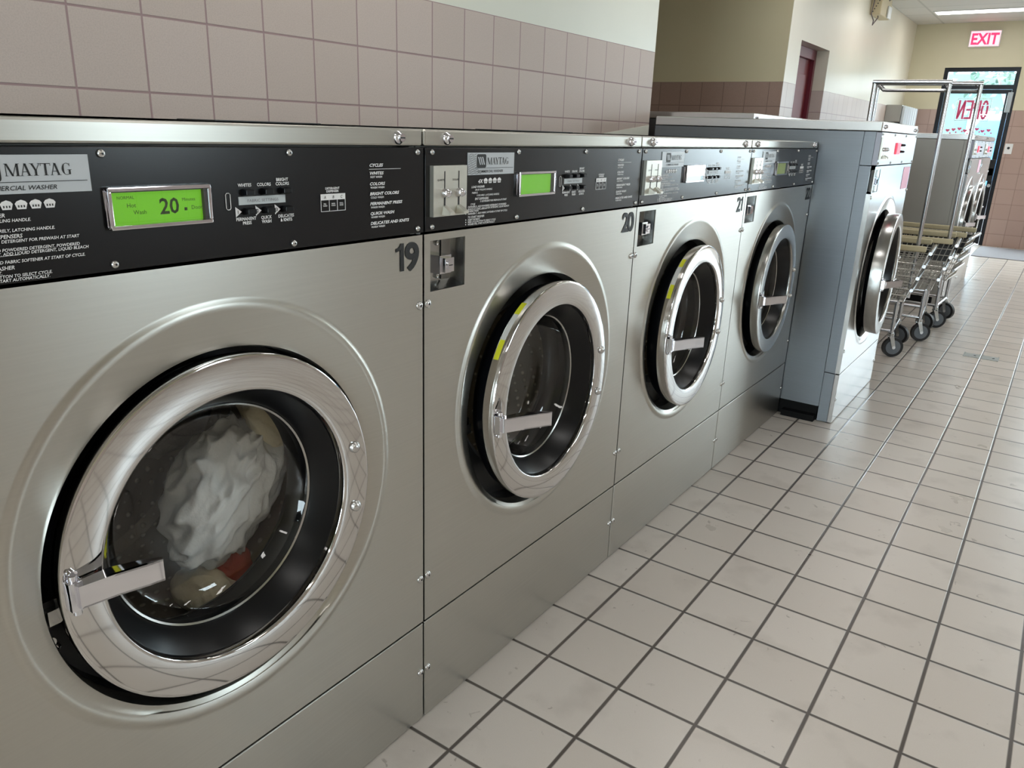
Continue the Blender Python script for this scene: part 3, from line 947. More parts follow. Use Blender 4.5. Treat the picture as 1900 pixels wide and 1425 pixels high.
def door(root, P, out, ajar, ring_mat, label, handle_dz=-0.008, prot=1.0, rise=0.0):
    cy, cz, R = P['W'] / 2, P['cz'], P['R']
    hy = cy + R + 0.004                       # hinge line on the right
    dy = cy - hy                              # door centre seen from the hinge
    k = R / 0.268
    thick = 0.030 if P['kind'] == 'std' else 0.055
    ri = 0.2105 * k
    ring = MB()
    ring.lathe_x([(-thick, R - 0.004), (-0.005, R - 0.0005), (-0.0015, R - 0.0015), (-0.0003, R - 0.0035), (0.0, R - 0.007), (0.0006, R - 0.020), (0.0008, (R + ri) / 2), (0.0006, ri + 0.016),
                  (0.0, ri + 0.006), (-0.0004, ri + 0.003), (-0.002, ri + 0.0008), (-0.005, ri), (-0.014, ri - 0.002), (-0.03, ri + 0.004), (-thick, ri + 0.008)], dy, cz, seg=160, closed_prof=True)
    dr = ring.build('door', ring_mat, root, (out, hy, 0), (0, 0, math.radians(ajar)))
    bz = MB()
    bz.lathe_x([(-0.012, ri + 0.002), (-0.016, ri - 0.004), (-0.055, ri - 0.028), (-0.062, ri - 0.034), (-0.075, ri - 0.036), (-0.075, R - 0.03),
                (-0.055, R - 0.014), (-thick + 0.001, R - 0.012), (-thick + 0.001, ri + 0.006)], dy, cz, seg=128)
    bz.build('door_bezel', M['bezel'], dr)
    g = MB(); rg = ri - 0.033
    g.lathe_x([(-0.060, rg), (-0.066, rg - 0.004), (-0.090, rg - 0.014), (-0.104, rg - 0.035), (-0.111, rg - 0.08), (-0.113, 0.02), (-0.113, 0.0005)], dy, cz, seg=128)
    g.build('door_glass', M['glass'], dr)
    # thin bright sealing ring at the glass edge
    MB().lathe_x([(-0.0585, rg + 0.002), (-0.0565, rg), (-0.0585, rg - 0.003), (-0.0605, rg)], dy, cz, seg=96, closed_prof=True).build('glass_rim', M['satin'], dr)
    # handle: hinge block on the ring and a bent plate running out over the glass
    hz = cz + handle_dz; ya = dy - R + 0.012; hh = 0.0165 * (1 if P['kind'] == 'std' else 1.0)
    h = MB()
    prof = [(ya, 0.006), (ya + 0.003, 0.022), (ya + 0.050, 0.026 + 0.020 * prot), (ya + 0.088, 0.034 + 0.034 * prot), (ya + 0.108, 0.036 + 0.044 * prot)]
    th = 0.005
    outp = [(p[0], p[1]) for p in prof]; inn = [(p[0] + 0.0015, p[1] - th) for p in prof]
    vs = [(p[1], p[0], hz + s) for s in (-hh, hh) for p in outp] + [(p[1], p[0], hz + s) for s in (-hh, hh) for p in inn]
    n = len(prof); fs = []
    for i in range(n - 1):
        fs += [(i, i + 1, n + i + 1, n + i), (2 * n + i, 3 * n + i, 3 * n + i + 1, 2 * n + i + 1), (i, 2 * n + i, 2 * n + i + 1, i + 1), (n + i, n + i + 1, 3 * n + i + 1, 3 * n + i)]
    fs += [(0, n, 3 * n, 2 * n), (n - 1, 3 * n - 1, 4 * n - 1, 2 * n - 1)]
    h.add(vs, fs)
    # returned top and bottom flanges
    for s in (-1, 1):
        for i in range(1, n - 1):
            p, q = prof[i], prof[i + 1]
            z1, z2 = hz + s * hh, hz + s * (hh - 0.003)
            w1, w2 = (0.017, 0.024) if i == 1 else (0.024, 0.018) if i == 2 else (0.018, 0.006)
            h.add([(p[1], p[0], z1), (q[1], q[0], z1), (q[1] - w2, q[0] + 0.003, z1), (p[1] - w1, p[0] + 0.003, z1),
                   (p[1], p[0], z2), (q[1], q[0], z2), (q[1] - w2, q[0] + 0.003, z2), (p[1] - w1, p[0] + 0.003, z2)],
                  [(0, 1, 2, 3), (4, 7, 6, 5), (3, 2, 6, 7), (0, 4, 5, 1), (0, 3, 7, 4), (1, 5, 6, 2)])
    h.box(0.0005, 0.016, ya - 0.006, ya + 0.012, hz - 0.021, hz + 0.021)
    h.cyl((0.009, ya + 0.003, hz - 0.029), (0.009, ya + 0.003, hz + 0.029), 0.0055, seg=12)
    h.cyl((0.0005, ya + 0.006, hz - 0.027), (0.006, ya + 0.006, hz - 0.027), 0.006, seg=12)
    h.cyl((0.0005, ya + 0.006, hz + 0.027), (0.006, ya + 0.006, hz + 0.027), 0.006, seg=12)
    h.build('door_handle', M['bright_chrome'], dr, bevel=0.001)
    for zz in (0.055, -0.062):
        yb = dy + math.sqrt((R - 0.029) ** 2 - zz ** 2)
        b = MB().lathe_x([(0.001, 0.0105), (0.006, 0.0095), (0.009, 0.006), (0.010, 0.0008)], yb, cz + zz, seg=20)
        b.build('hinge_bolt', M['screw'], dr)
    if label:
        l = MB(); r_ = R - 0.003; x0, x1 = -thick + 0.003, -0.009
        arc(l, r_, x0, x1, dy, cz, 118, 126, 0); arc(l, r_, x0, x1, dy, cz, 126, 141, 1); arc(l, r_, x0, x1, dy, cz, 141, 151, 0)
        l.build('warning_label', [M['yellow'], M['label_white']], dr)
    if P.get('inner_label'):
        l = MB(); l.lathe_x([(-0.0561, ri - 0.0300), (-0.0581, ri - 0.0318)], dy, cz, seg=20, a0=150, a1=178)
        l.lathe_x([(-0.0440, ri - 0.0225), (-0.0560, ri - 0.0300)], dy, cz, seg=20, a0=152, a1=176)
        l.build('warning_label', M['yellow'], dr)
    return dr


def washer(name, x, y, P, label, number=None, ajar=0.0, out=0.018, screen='green', ring='chrome', stickers=False, worn=False,
           yellow=False, group=None, cat='washing machine', lid=(0.10, 0.74), base=0.0):
    root = empty(name, (x, y, base))
    P = dict(P)
    if number == '19': P.update(R=0.278, hole=0.288, inner_label=True)
    tag(root, label, cat, group)
    W, H, D = P['W'], P['H'], P['depth']
    big = P['kind'] == 'big'
    g = 0.0025
    side = M['steel_side'] if big and y < 7 else M['steel_dull']
    # open-fronted cabinet
    cb = MB(); fx = -0.0205
    z0 = 0.075 if big else 0.004
    cb.box(-D, fx if not big else -0.070, g, g + 0.012, z0, P['strip'])
    cb.box(-D, fx if not big else -0.070, W - g - 0.012, W - g, z0, P['strip'])
    cb.box(-D, -D + 0.01, g + 0.012, W - g - 0.012, z0, P['strip'])
    cb.box(-D + 0.01, fx, g + 0.012, W - g - 0.012, z0, z0 + 0.02)
    cb.box(-0.06, -0.05, g + 0.012, W - g - 0.012, P['zpb'], P['strip'])
    cb.build('cabinet', side, root)
    if big:   # folded front frame returns and plinth
        for a, b in ((g, g + 0.012), (W - g - 0.012, W - g)):
            rt = MB()
            rt.box(-0.068, -0.0205, a, b, 0.004, P['zls'] - 0.002)
            rt.box(-0.068, -0.0205, a, b, P['zls'] + 0.002, P['zpb'] - 0.002)
            rt.box(-0.068, -0.0205, a, b, P['zpb'] + 0.002, P['strip'])
            rt.build('front_frame', side, root)
        MB().box(-D + 0.02, -0.075, 0.012, W - 0.012, 0.0, 0.074).box(-0.235, -0.078, -0.030 if y < 4 else 0.011, 0.012, 0.0, 0.030).build('plinth', M['kick'], root)
    tp = MB().box(-D, 0.0, g, W - g, P['strip'] + 0.0015, H)
    tp.build('top_panel', M['steel'] if not big else M['steel_gloss'], root, bevel=0.004)
    if lid:
        ld = MB().box(-0.20, -0.11, lid[0], lid[1], H + 0.0003, H + 0.0012, 1)
        ld.box(-0.205, -0.105, lid[0] - 0.003, lid[1] + 0.003, H + 0.0012, H + 0.0032, 0)
        ld.build('dispenser_lid', [M['black'], M['rubber']], root, bevel=0.001)
    # locks
    for u in (0.066, W - 0.066):
        zl = (P['strip'] + H) / 2
        lk = MB(); r = 0.0115 if not big else 0.010
        lk.lathe_x([(0, r), (0.003, r), (0.006, r * 0.8), (0.008, r * 0.62), (0.012, r * 0.58)], u, zl, seg=28)
        lk.disc_x(0.012, r * 0.58, u, zl, 28)
        lk.box(0.0121, 0.0126, u - r * 0.45, u + r * 0.45, zl - 0.0012, zl + 0.0012, 1)
        lk.build('lock', [M['bright_chrome'], M['black']], root)
    # control panel
    pm = M['grey_panel'] if big else M['black_panel']
    cp = MB().box(-0.02, 0.003, g, W - g, P['zpb'] + g, P['strip'] - 0.001).build('control_panel', pm, root, bevel=0.001)
    for i, u in enumerate((0.020, 0.299, 0.584, 0.871)):
        for j, zz in enumerate((P['strip'] - 0.009, P['zpb'] + 0.011)):
            s = screw_mb(u, zz, 0.0052, 0.003)
            s.build('screw', [M['screw'], M['black']], cp)
    if not big:
        badge_mb(P, worn).build('name_badge', [M['badge'], M['print_black']], cp, (0, PS, 0), recalc=False)
        for nm_, g_ in print_mb(P, worn).items(): g_.build(nm_, [M['print_white'], M['print_black']], cp, (0, PS, 0), recalc=False)
        display(cp, P, screen)
        bar = MB().box(0.003, 0.0045, 0.4915, 0.5740, 1.1880, 1.1995)
        bar.text('FABRIC SETTINGS', (0.0048, 0.533, 1.1915), YP, ZP, 0.0042, 'C', 0, 0, 1, 1.2)
        bar.build('label_bar', [M['bar'], M['grey_panel']], cp, (0, PS, 0), recalc=False)
        for z_, off in ((1.2055, 0.0), (1.1785, 0.0015)):
            for u in (0.506, 0.5395, 0.573):
                bt = MB(); u2 = u + off
                bt.add([(0.003, u2 - 0.0085, z_ - 0.005), (0.003, u2 + 0.0085, z_ - 0.005), (0.003, u2 + 0.0085, z_ + 0.005), (0.003, u2 - 0.0085, z_ + 0.005),
                        (0.014, u2 - 0.007, z_ - 0.0035), (0.014, u2 + 0.007, z_ - 0.0035), (0.014, u2 + 0.007, z_ + 0.0035), (0.014, u2 - 0.007, z_ + 0.0035)],
                       [(4, 5, 6, 7), (0, 1, 5, 4), (1, 2, 6, 5), (2, 3, 7, 6), (3, 0, 4, 7)])
                bt.build('button', M['bezel'], cp, (0, PS, 0), bevel=0.001)
        coin_slide_mb(P, 1.2365).build('coin_slide', [M['slide'], M['print_black'], M['bright_chrome']], cp, (0, PS, 0), recalc=False)
    else:
        z_ = P['zpb']
        b = MB().box(0.003, 0.010, 0.365, 0.455, z_ + 0.048, z_ + 0.100)
        b.box(0.010, 0.011, 0.372, 0.448, z_ + 0.054, z_ + 0.094, 1)
        b.build('display', [M['lcd_red'], M['lcd_red']], cp)
        for zz in (z_ + 0.060, z_ + 0.090):
            MB().lathe_x([(0.003, 0.006), (0.02, 0.005), (0.024, 0.0005)], 0.500, zz, seg=12).build('button', M['black'], cp)
        coin_slide_mb(P, z_ + 0.120).build('coin_slide', [M['slide'], M['print_black'], M['bright_chrome']], cp, (0, PS, 0), recalc=False)
    # front and lower panels
    fm = M['steel_gloss'] if big else M['steel']
    front_panel_mesh(P).build('front_panel', fm, root)
    MB().box(-0.02, 0.0, g, W - g, 0.004, P['zls'] - g).build('lower_panel', fm, root, bevel=0.002)
    # coin box recess with lock
    ha, hb, hc, hd = 0.020, 0.126, P['zpb'] - 0.114, P['zpb'] - 0.016
    cbx = MB(); dp = -0.035
    cbx.add([(-0.004, ha, hc), (-0.004, hb, hc), (-0.004, hb, hd), (-0.004, ha, hd), (dp, ha + 0.004, hc + 0.010), (dp, hb - 0.004, hc + 0.010), (dp, hb - 0.004, hd - 0.006), (dp, ha + 0.004, hd - 0.006)],
            [(4, 5, 6, 7), (0, 1, 5, 4), (1, 2, 6, 5), (2, 3, 7, 6), (3, 0, 4, 7)])
    for (u, zz) in ((0.078, hd - 0.012), (0.078, hc + 0.020)):
        cbx.lathe_x([(dp, 0.006), (dp + 0.005, 0.005), (dp + 0.007, 0.001)], u, zz, seg=12)
    cbx.box(dp, dp + 0.002, 0.090, 0.0915, hc + 0.012, hd - 0.008, 1)
    cb_ = cbx.build('coin_box', [M['satin'], M['black']], root, recalc=False)
    lk = MB(); u, zz = 0.075, (hc + hd) / 2 - 0.002
    lk.box(dp, dp + 0.030, u - 0.020, u + 0.014, zz - 0.018, zz + 0.018)
    lk.box(dp + 0.030, dp + 0.040, u - 0.016, u + 0.011, zz - 0.014, zz + 0.014)
    lk.lathe_x([(dp + 0.040, 0.009), (dp + 0.043, 0.009)], u - 0.0025, zz, seg=18); lk.disc_x(dp + 0.043, 0.009, u - 0.0025, zz, 18, 0)
    lk.box(dp + 0.0431, dp + 0.0436, u - 0.008, u + 0.003, zz - 0.001, zz + 0.001, 1)
    lk.build('coin_lock', [M['bright_chrome'], M['black']], cb_, bevel=0.006)
    for u in (0.012, W - 0.012):
        for zz in ((P['zpb'] - 0.136), P['zls'] + 0.114, P['zls'] - 0.128):
            screw_mb(u, zz, 0.0085).build('screw', [M['screw'], M['black']], root)
    if number:
        nm = MB(); hgt = 0.051; o_ = (0.0012, W - 0.048, P['zpb'] - 0.064)
        for i_, ch in enumerate(number):
            uc = (i_ - 0.5) * 0.031
            if ch == '1':
                nm.uvpoly([[(uc - 0.001, 0), (uc + 0.009, 0), (uc + 0.009, hgt), (uc + 0.0005, hgt), (uc - 0.001, hgt * 0.93)],
                           [(uc - 0.012, hgt * 0.70), (uc - 0.001, hgt * 0.76), (uc - 0.001, hgt * 0.93), (uc - 0.005, hgt * 0.86), (uc - 0.012, hgt * 0.83)]], o_, YP, ZP)
            else:
                nm.text(ch, (o_[0], o_[1] + uc, o_[2]), YP, ZP, hgt, 'C', 0, 0.03, 0, xs=1.12, res=5)
        nm.build('number_decal', M['print_black'], root, recalc=False)
    if stickers:
        MB().box(0.0006, 0.0014, W - 0.20, W - 0.02, P['zpb'] - 0.125, P['zpb'] - 0.015).build('sticker', M['pink'], root)
    cy, cz, R = W / 2, P['cz'], P['R']
    # black recess ring, boot and drum
    rc = MB()
    hl = P.get('hole', R + 0.016)
    rc.lathe_x([(-0.040, hl - 0.0005), (-0.085, hl - 0.001), (-0.085, R - 0.06), (-0.100, R - 0.075), (-0.125, R - 0.078)], cy, cz - 0.006, seg=96)
    for (t, w2) in ((158, 0.006), (205, 0.006), (232, 0.005), (140, 0.005)):
        tt = math.radians(t); rr = R + 0.004
        rc.lathe_x([(-0.084, w2), (-0.078, w2 * 0.8), (-0.076, 0.0005)], cy + rr * math.cos(tt), cz + rr * math.sin(tt), seg=12, mat=1)
    rc.build('tub_front', [M['rubber'], M['screw']], root)
    lt = MB(); ly = cy - R - 0.004
    lt.box(-0.084, -0.030, ly - 0.010, ly + 0.020, cz - 0.052, cz - 0.012); lt.box(-0.030, -0.018, ly - 0.002, ly + 0.012, cz - 0.043, cz - 0.021, 1)
    lt.cyl((-0.07, ly, cz - 0.075), (-0.03, ly, cz - 0.075), 0.008, seg=12, mat=1)
    lt.build('door_latch', [M['black'], M['satin']], root)
    dm = MB(); rd = R + 0.062
    dm.lathe_x([(-0.118, R - 0.075), (-0.13, R - 0.06), (-0.14, rd - 0.02), (-0.16, rd), (-0.60, rd), (-0.62, rd - 0.02), (-0.63, 0.05), (-0.63, 0.001)], cy, cz, seg=96)
    for t in (20, 140, 260):
        tt = math.radians(t)
        for s in range(5):
            pass
        c_ = (cy + rd * math.cos(tt), cz + rd * math.sin(tt)); i_ = (cy + (rd - 0.07) * math.cos(tt), cz + (rd - 0.07) * math.sin(tt))
        px_, pz_ = -math.sin(tt) * 0.05, math.cos(tt) * 0.05
        dm.add([(-0.18, c_[0] - px_, c_[1] - pz_), (-0.18, c_[0] + px_, c_[1] + pz_), (-0.18, i_[0], i_[1]), (-0.6, c_[0] - px_, c_[1] - pz_), (-0.6, c_[0] + px_, c_[1] + pz_), (-0.6, i_[0], i_[1])],
               [(0, 1, 2), (3, 5, 4), (0, 2, 5, 3), (1, 4, 5, 2)])
    dm.build('drum', M['drum'], root)
    door(root, P, out, ajar, M[ring], yellow, **({'prot': 0.15, 'handle_dz': 0.012} if number == '19' else {}))
    return root


X0 = -0.9755
YS = [0.214 + 0.891 * i for i in range(4)]
washer('washing_machine', X0, YS[0], STD, 'nearest stainless washing machine, numbered 19, with laundry tumbling behind its door glass', '19', 0, 0.012, '20', lid=(0.54, 0.742))
washer('washing_machine', X0, YS[1], STD, 'stainless washing machine numbered 20, with a blank bright green display', '20', 2.0, 0.028, 'green', worn=True, yellow=True, lid=(0.42, 0.695))
washer('washing_machine', X0, YS[2], STD, 'stainless washing machine numbered 21, between numbers 20 and 22', '21', 2.5, 0.028, 'pale', yellow=True, lid=None)
washer('washing_machine', X0, YS[3], STD, 'stainless washing machine numbered 22, last of the short row beside the tall machine', '22', 2.0, 0.028, 'dim', ring='satin', lid=None)
washer('washing_machine', -0.72, 3.782, BIG, 'tall washing machine jutting out past number 22, red display on its grey panel', None, 3.0, 0.05, ring='satin', stickers=True, lid=None)
washer('washing_machine', -1.60, 4.70, dict(BIG, W=1.05, H=1.443, strip=1.399, zpb=1.257, zls=0.30, cz=0.80, pz=0.80), 'tall machine behind the jutting one, only its bright top strip and side showing', None, 0, 0.02, ring='satin', lid=None)
washer('washing_machine', -1.60, 5.75, dict(BIG, W=1.05, H=1.443, strip=1.399, zpb=1.257, zls=0.30, cz=0.80, pz=0.80), 'farther tall machine in the recess, set back behind the laundry carts', None, 0, 0.02, ring='satin', lid=None)
washer('washing_machine', -0.72, 7.47, BIG, 'grey-sided washing machine right behind the laundry carts', None, 0, 0.03, ring='satin', stickers=True, lid=None)
washer('washing_machine', -0.72, 8.38, BIG, 'farthest washing machine, beyond the grey-sided one behind the carts', None, 0, 0.03, ring='satin', lid=None)


# ------------------------------------------------------------------ laundry inside machine 19
def cloth_mat(name, c1, c2, rough=0.9):
    m, nt, b = new_mat(name)
    N, L = nt.nodes, nt.links
    tc = N.new('ShaderNodeTexCoord'); nz = N.new('ShaderNodeTexNoise')
    nz.inputs['Scale'].default_value = 22; nz.inputs['Detail'].default_value = 6
    L.new(tc.outputs['Object'], nz.inputs['Vector'])
    L.new(mixcol(nt, nz.outputs[0], c1, c2), b.inputs['Base Color'])
    b.inputs['Roughness'].default_value = rough
    wv = N.new('ShaderNodeTexNoise'); wv.inputs['Scale'].default_value = 160
    L.new(tc.outputs['Object'], wv.inputs['Vector'])
    bp = N.new('ShaderNodeBump'); bp.inputs['Strength'].default_value = 0.35; bp.inputs['Distance'].default_value = 0.003
    L.new(wv.outputs[0], bp.inputs['Height']); L.new(bp.outputs[0], b.inputs['Normal'])
    return m


def wad(name, label, cat, c, rad, tilt, amp, seed, mat, stretch=(1, 1, 1), freq=9):
    """a crumpled bundle of cloth with folds running along its length"""
    bm = bmesh.new()
    bmesh.ops.create_icosphere(bm, subdivisions=6, radius=1.0)
    Rm = Matrix.Rotation(math.radians(tilt), 3, 'X')
    for v in bm.verts:
        n = v.co.normalized()
        p = Vector((n.x * rad[0], n.y * rad[1], n.z * rad[2]))
        q = Vector((p.x * freq * stretch[0], p.y * freq * stretch[1], p.z * freq * stretch[2])) + Vector((seed * 3.1, seed * 1.7, 0))
        w3 = noise.noise_vector(q * 0.6) * 0.8
        r1 = 1 - abs(noise.noise(q + w3)) * 2.2
        r2 = 1 - abs(noise.noise(q * 2.3 + w3)) * 2.0
        r3 = noise.noise(q * 5.5)
        h = amp * (0.70 * r1 + 0.42 * r2 + 0.14 * r3) + amp * 1.3 * noise.noise(q * 0.35)
        p += n * h
        v.co = Rm @ p
    me = bpy.data.meshes.new(name)
    bm.to_mesh(me); bm.free()
    me.polygons.foreach_set('use_smooth', [True] * len(me.polygons))
    me.materials.append(mat)
    o = bpy.data.objects.new(name, me); COL.objects.link(o); o.location = c
    return tag(o, label, cat)


white_c = cloth_mat('white_terry', srgb(240, 241, 240), srgb(220, 222, 220))
cream_c = cloth_mat('cream_cotton', srgb(234, 226, 198), srgb(196, 182, 148))
dark_c = cloth_mat('dark_plum_cotton', srgb(34, 24, 34), srgb(76, 52, 60))
red_c = cloth_mat('orange_red_cotton', srgb(150, 42, 24), srgb(176, 64, 36))
grey_c = cloth_mat('grey_fleece', srgb(120, 116, 110), srgb(92, 88, 84))
wad('towel', 'large crumpled white towel in the middle of the drum of machine 19', 'towel', (-1.205, 0.802, 0.632), (0.070, 0.086, 0.150), -28, 0.030, 1, white_c, (1, 1.7, 0.6), 12)
wad('shirt', 'cream coloured shirt bunched at the upper right inside machine 19', 'shirt', (-1.195, 0.915, 0.760), (0.050, 0.055, 0.065), 20, 0.020, 2, cream_c, (1, 1, 0.8), 12)
wad('trousers', 'dark plum trousers at the lower right inside machine 19', 'trousers', (-1.335, 0.905, 0.525), (0.070, 0.042, 0.110), -35, 0.018, 3, dark_c, (1, 1.4, 0.5))
wad('cloth', 'small orange-red cloth below the white towel inside machine 19', 'cloth', (-1.190, 0.790, 0.475), (0.025, 0.022, 0.035), -20, 0.008, 4, red_c, freq=20)
wad('shirt', 'pale cream shirt lying at the bottom inside machine 19', 'shirt', (-1.215, 0.742, 0.440), (0.065, 0.055, 0.045), 0, 0.010, 5, cream_c, (1, 1.6, 0.6), 12)
wad('sweater', 'grey sweater at the upper left inside machine 19', 'sweater', (-1.41, 0.80, 0.745), (0.07, 0.095, 0.085), 0, 0.016, 6, grey_c)


# ------------------------------------------------------------------ laundry carts
def rot2(p, a): return (p[0] * math.cos(a) - p[1] * math.sin(a), p[0] * math.sin(a) + p[1] * math.cos(a))


def cart(x, y, rz, label, rack, L_=0.66, Wd=0.46, rimz=0.685, rack_x=(-0.06, -0.48), rack_z=1.68, liner=False):
    """origin on the floor below the middle of the end that faces the aisle; the basket runs to -x"""
    root = empty('laundry_cart', (x, y, 0), rz)
    tag(root, label, 'laundry cart', 'wheeled wire laundry carts')
    botz = 0.36
    tp = [(0.03, -Wd / 2), (0.03, Wd / 2), (-L_, Wd / 2), (-L_, -Wd / 2)]
    bt = [(-0.06, -Wd / 2 + 0.03), (-0.06, Wd / 2 - 0.03), (-L_ + 0.06, Wd / 2 - 0.03), (-L_ + 0.06, -Wd / 2 + 0.03)]
    P3 = lambda p, z: Vector((p[0], p[1], z))
    b = MB()
    lv = [0, 0.12, 0.25, 0.38, 0.5, 0.62, 0.75, 0.88]
    for t in lv:
        pts = [P3(bt[i], botz).lerp(P3(tp[i], rimz), t) for i in range(4)]
        for i in range(4):
            b.cyl(pts[i], pts[(i + 1) % 4], 0.0034 if 0 < t else 0.005, seg=6, caps=False)
    for i in range(4):
        j = (i + 1) % 4
        n = 14 if i % 2 == 0 else 22
        for k in range(n + 1):
            f = k / n
            b.cyl(P3(bt[i], botz).lerp(P3(bt[j], botz), f), P3(tp[i], rimz).lerp(P3(tp[j], rimz), f), 0.0022, seg=6, caps=False)
    for k in range(1, 15):
        f = k / 15
        b.cyl(P3(bt[0], botz).lerp(P3(bt[3], botz), f), P3(bt[1], botz).lerp(P3(bt[2], botz), f), 0.0022, seg=6, caps=False)
    for k in range(1, 8):
        f = k / 8
        b.cyl(P3(bt[0], botz).lerp(P3(bt[1], botz), f), P3(bt[3], botz).lerp(P3(bt[2], botz), f), 0.0022, seg=6, caps=False)
    b.build('basket', M['wire'], root)
    if liner:
        ln = MB(); q0 = [P3(bt[i], botz).lerp(P3(tp[i], rimz), 0.62) for i in range(4)]; q1 = [P3(bt[i], botz).lerp(P3(tp[i], rimz), 0.93) for i in range(4)]
        for i in range(4):
            j = (i + 1) % 4; nn = (q0[j] - q0[i]).cross(Vector((0, 0, 1))).normalized(); cc = Vector((-L_ / 2, 0, 0)) - q0[i]
            if nn.dot(cc) < 0: nn = -nn
            a4 = [q0[i] + nn * 0.008, q0[j] + nn * 0.008, q1[j] + nn * 0.008, q1[i] + nn * 0.008]
            ln.add(a4 + [v + nn * 0.004 for v in a4], [(0, 1, 2, 3), (4, 7, 6, 5), (0, 4, 5, 1), (1, 5, 6, 2), (2, 6, 7, 3), (3, 7, 4, 0)])
        ln.build('basket_liner', M['rubber'], root)
    # heavy chromed bars across the aisle end
    e = MB()
    for t in (0.97, 0.72, 0.48, 0.24):
        A = P3(bt[0], botz).lerp(P3(tp[0], rimz), t); B = P3(bt[1], botz).lerp(P3(tp[1], rimz), t)
        A.x += 0.014; B.x += 0.014; A.y -= 0.015; B.y += 0.015
        e.cyl(A, B, 0.0110, seg=12)
    e.build('end_bars', M['tube'], root)
    r = MB()
    for s in (-1, 1):
        r.box(-L_ - 0.01, 0.015, s * Wd / 2 - 0.011, s * Wd / 2 + 0.011, rimz - 0.006, rimz + 0.030)
    r.box(-L_ - 0.015, -L_ + 0.008, -Wd / 2, Wd / 2, rimz - 0.006, rimz + 0.030)
    r.build('bumper_rim', M['tan'], root, bevel=0.008)
    f = MB()
    fr = [(-0.09, -Wd / 2 + 0.02), (-0.09, Wd / 2 - 0.02), (-L_ + 0.09, Wd / 2 - 0.02), (-L_ + 0.09, -Wd / 2 + 0.02)]
    for z in (0.165, botz - 0.006):
        for i in range(4): f.cyl(P3(fr[i], z), P3(fr[(i + 1) % 4], z), 0.011, seg=10)
    for p in fr: f.cyl(P3(p, 0.145), P3(p, botz), 0.0125, seg=10)
    f.build('frame', M['tube'], root)
    if rack:
        h = MB()
        for xx in rack_x:
            h.cyl((xx, 0, botz - 0.006), (xx, 0, rack_z), 0.0125, seg=12)
            if True:
                s = 1 if xx == rack_x[1] else -1
                h.tube([(xx, 0, rack_z - 0.045), (xx + s * 0.03, 0, rack_z - 0.012), (xx + s * 0.05, 0, rack_z - 0.005)], 0.005, 6)
        h.cyl((rack_x[0] + 0.012, 0, rack_z), (rack_x[1] - 0.012, 0, rack_z), 0.0145, seg=12)
        h.tube([(rack_x[1] + 0.01, 0.03, rack_z - 0.01), (rack_x[1] + 0.05, 0.03, rack_z - 0.045), (rack_x[0] - 0.02, 0.03, rack_z - 0.045)], 0.009, 8)
        h.cyl((rack_x[0], 0.03, rack_z - 0.045), (rack_x[0], 0.0, rack_z - 0.045), 0.009, seg=8)
        h.build('hanging_rack', M['tube'], root)
    for k, p in enumerate(fr):
        c = MB(); a = (0.5, -0.4, 0.9, 0.2)[k]
        ox, oy = rot2((0.022, 0), a)
        c.cyl((p[0], p[1], 0.135), (p[0], p[1], 0.155), 0.019, seg=16)
        n_ = Vector(rot2((0, 1), a) + (0,))
        for s in (-1, 1):
            q0 = Vector((p[0], p[1], 0.135)) + n_ * (0.016 * s); q1 = Vector((p[0] + ox, p[1] + oy, 0.0635)) + n_ * (0.018 * s)
            fw = Vector(rot2((1, 0), a) + (0,)) * 0.014
            vs = [q0 - fw, q0 + fw, q1 + fw * 0.8, q1 - fw * 0.8]
            c.add(vs + [v + n_ * 0.003 * s for v in vs], [(0, 1, 2, 3), (4, 7, 6, 5), (0, 4, 5, 1), (1, 5, 6, 2), (2, 6, 7, 3), (3, 7, 4, 0)])
        c.box(p[0] - 0.018, p[0] + 0.018, p[1] - 0.018, p[1] + 0.018, 0.130, 0.136)
        cs = c.build('caster', M['satin'], root)
        w = MB(); w0 = Vector((p[0] + ox, p[1] + oy, 0.0635))
        w.cyl(w0 - n_ * 0.013, w0 + n_ * 0.013, 0.0635, seg=32); w.cyl(w0 - n_ * 0.0145, w0 + n_ * 0.0145, 0.046, seg=32, mat=1); w.cyl(w0 - n_ * 0.022, w0 + n_ * 0.022, 0.011, seg=12, mat=2)
        w.build('wheel', [M['tyre'], M['hub'], M['screw']], cs)
    return root


cart(-0.675, 5.55, math.radians(4), 'nearest wire laundry cart, with a tall hanging rack, beside the tall machine', True, rack_x=(-0.05, -0.465), rack_z=1.662)
cart(-0.600, 6.14, math.radians(4), 'middle wire laundry cart, second hanging rack, between two others', True, rack_x=(-0.02, -0.635), rack_z=1.692, liner=True)
cart(-0.550, 6.68, math.radians(-2), 'farthest wire laundry cart, without a rack, next to the grey machine side', False, liner=True)

# ------------------------------------------------------------------ fixtures
# exit sign
ex = empty('exit_sign', (-1.515, FAR_Y, 2.545)); tag(ex, 'red glowing EXIT sign on the wall above the glass door', 'exit sign')
MB().box(0, 0.36, -0.06, -0.0005, 0, 0.20).build('housing', M['lamp_white'], ex, bevel=0.006)
MB().box(0.012, 0.348, -0.066, -0.0605, 0.012, 0.188).build('sign_face', M['exit_face'], ex)
q = MB().text('EXIT', (0.18, -0.0675, 0.032), XP, ZP, 0.135, 'C', 0, 0.03, 0, xs=0.82)
q.build('lettering', M['exit_letter'], ex, recalc=False)

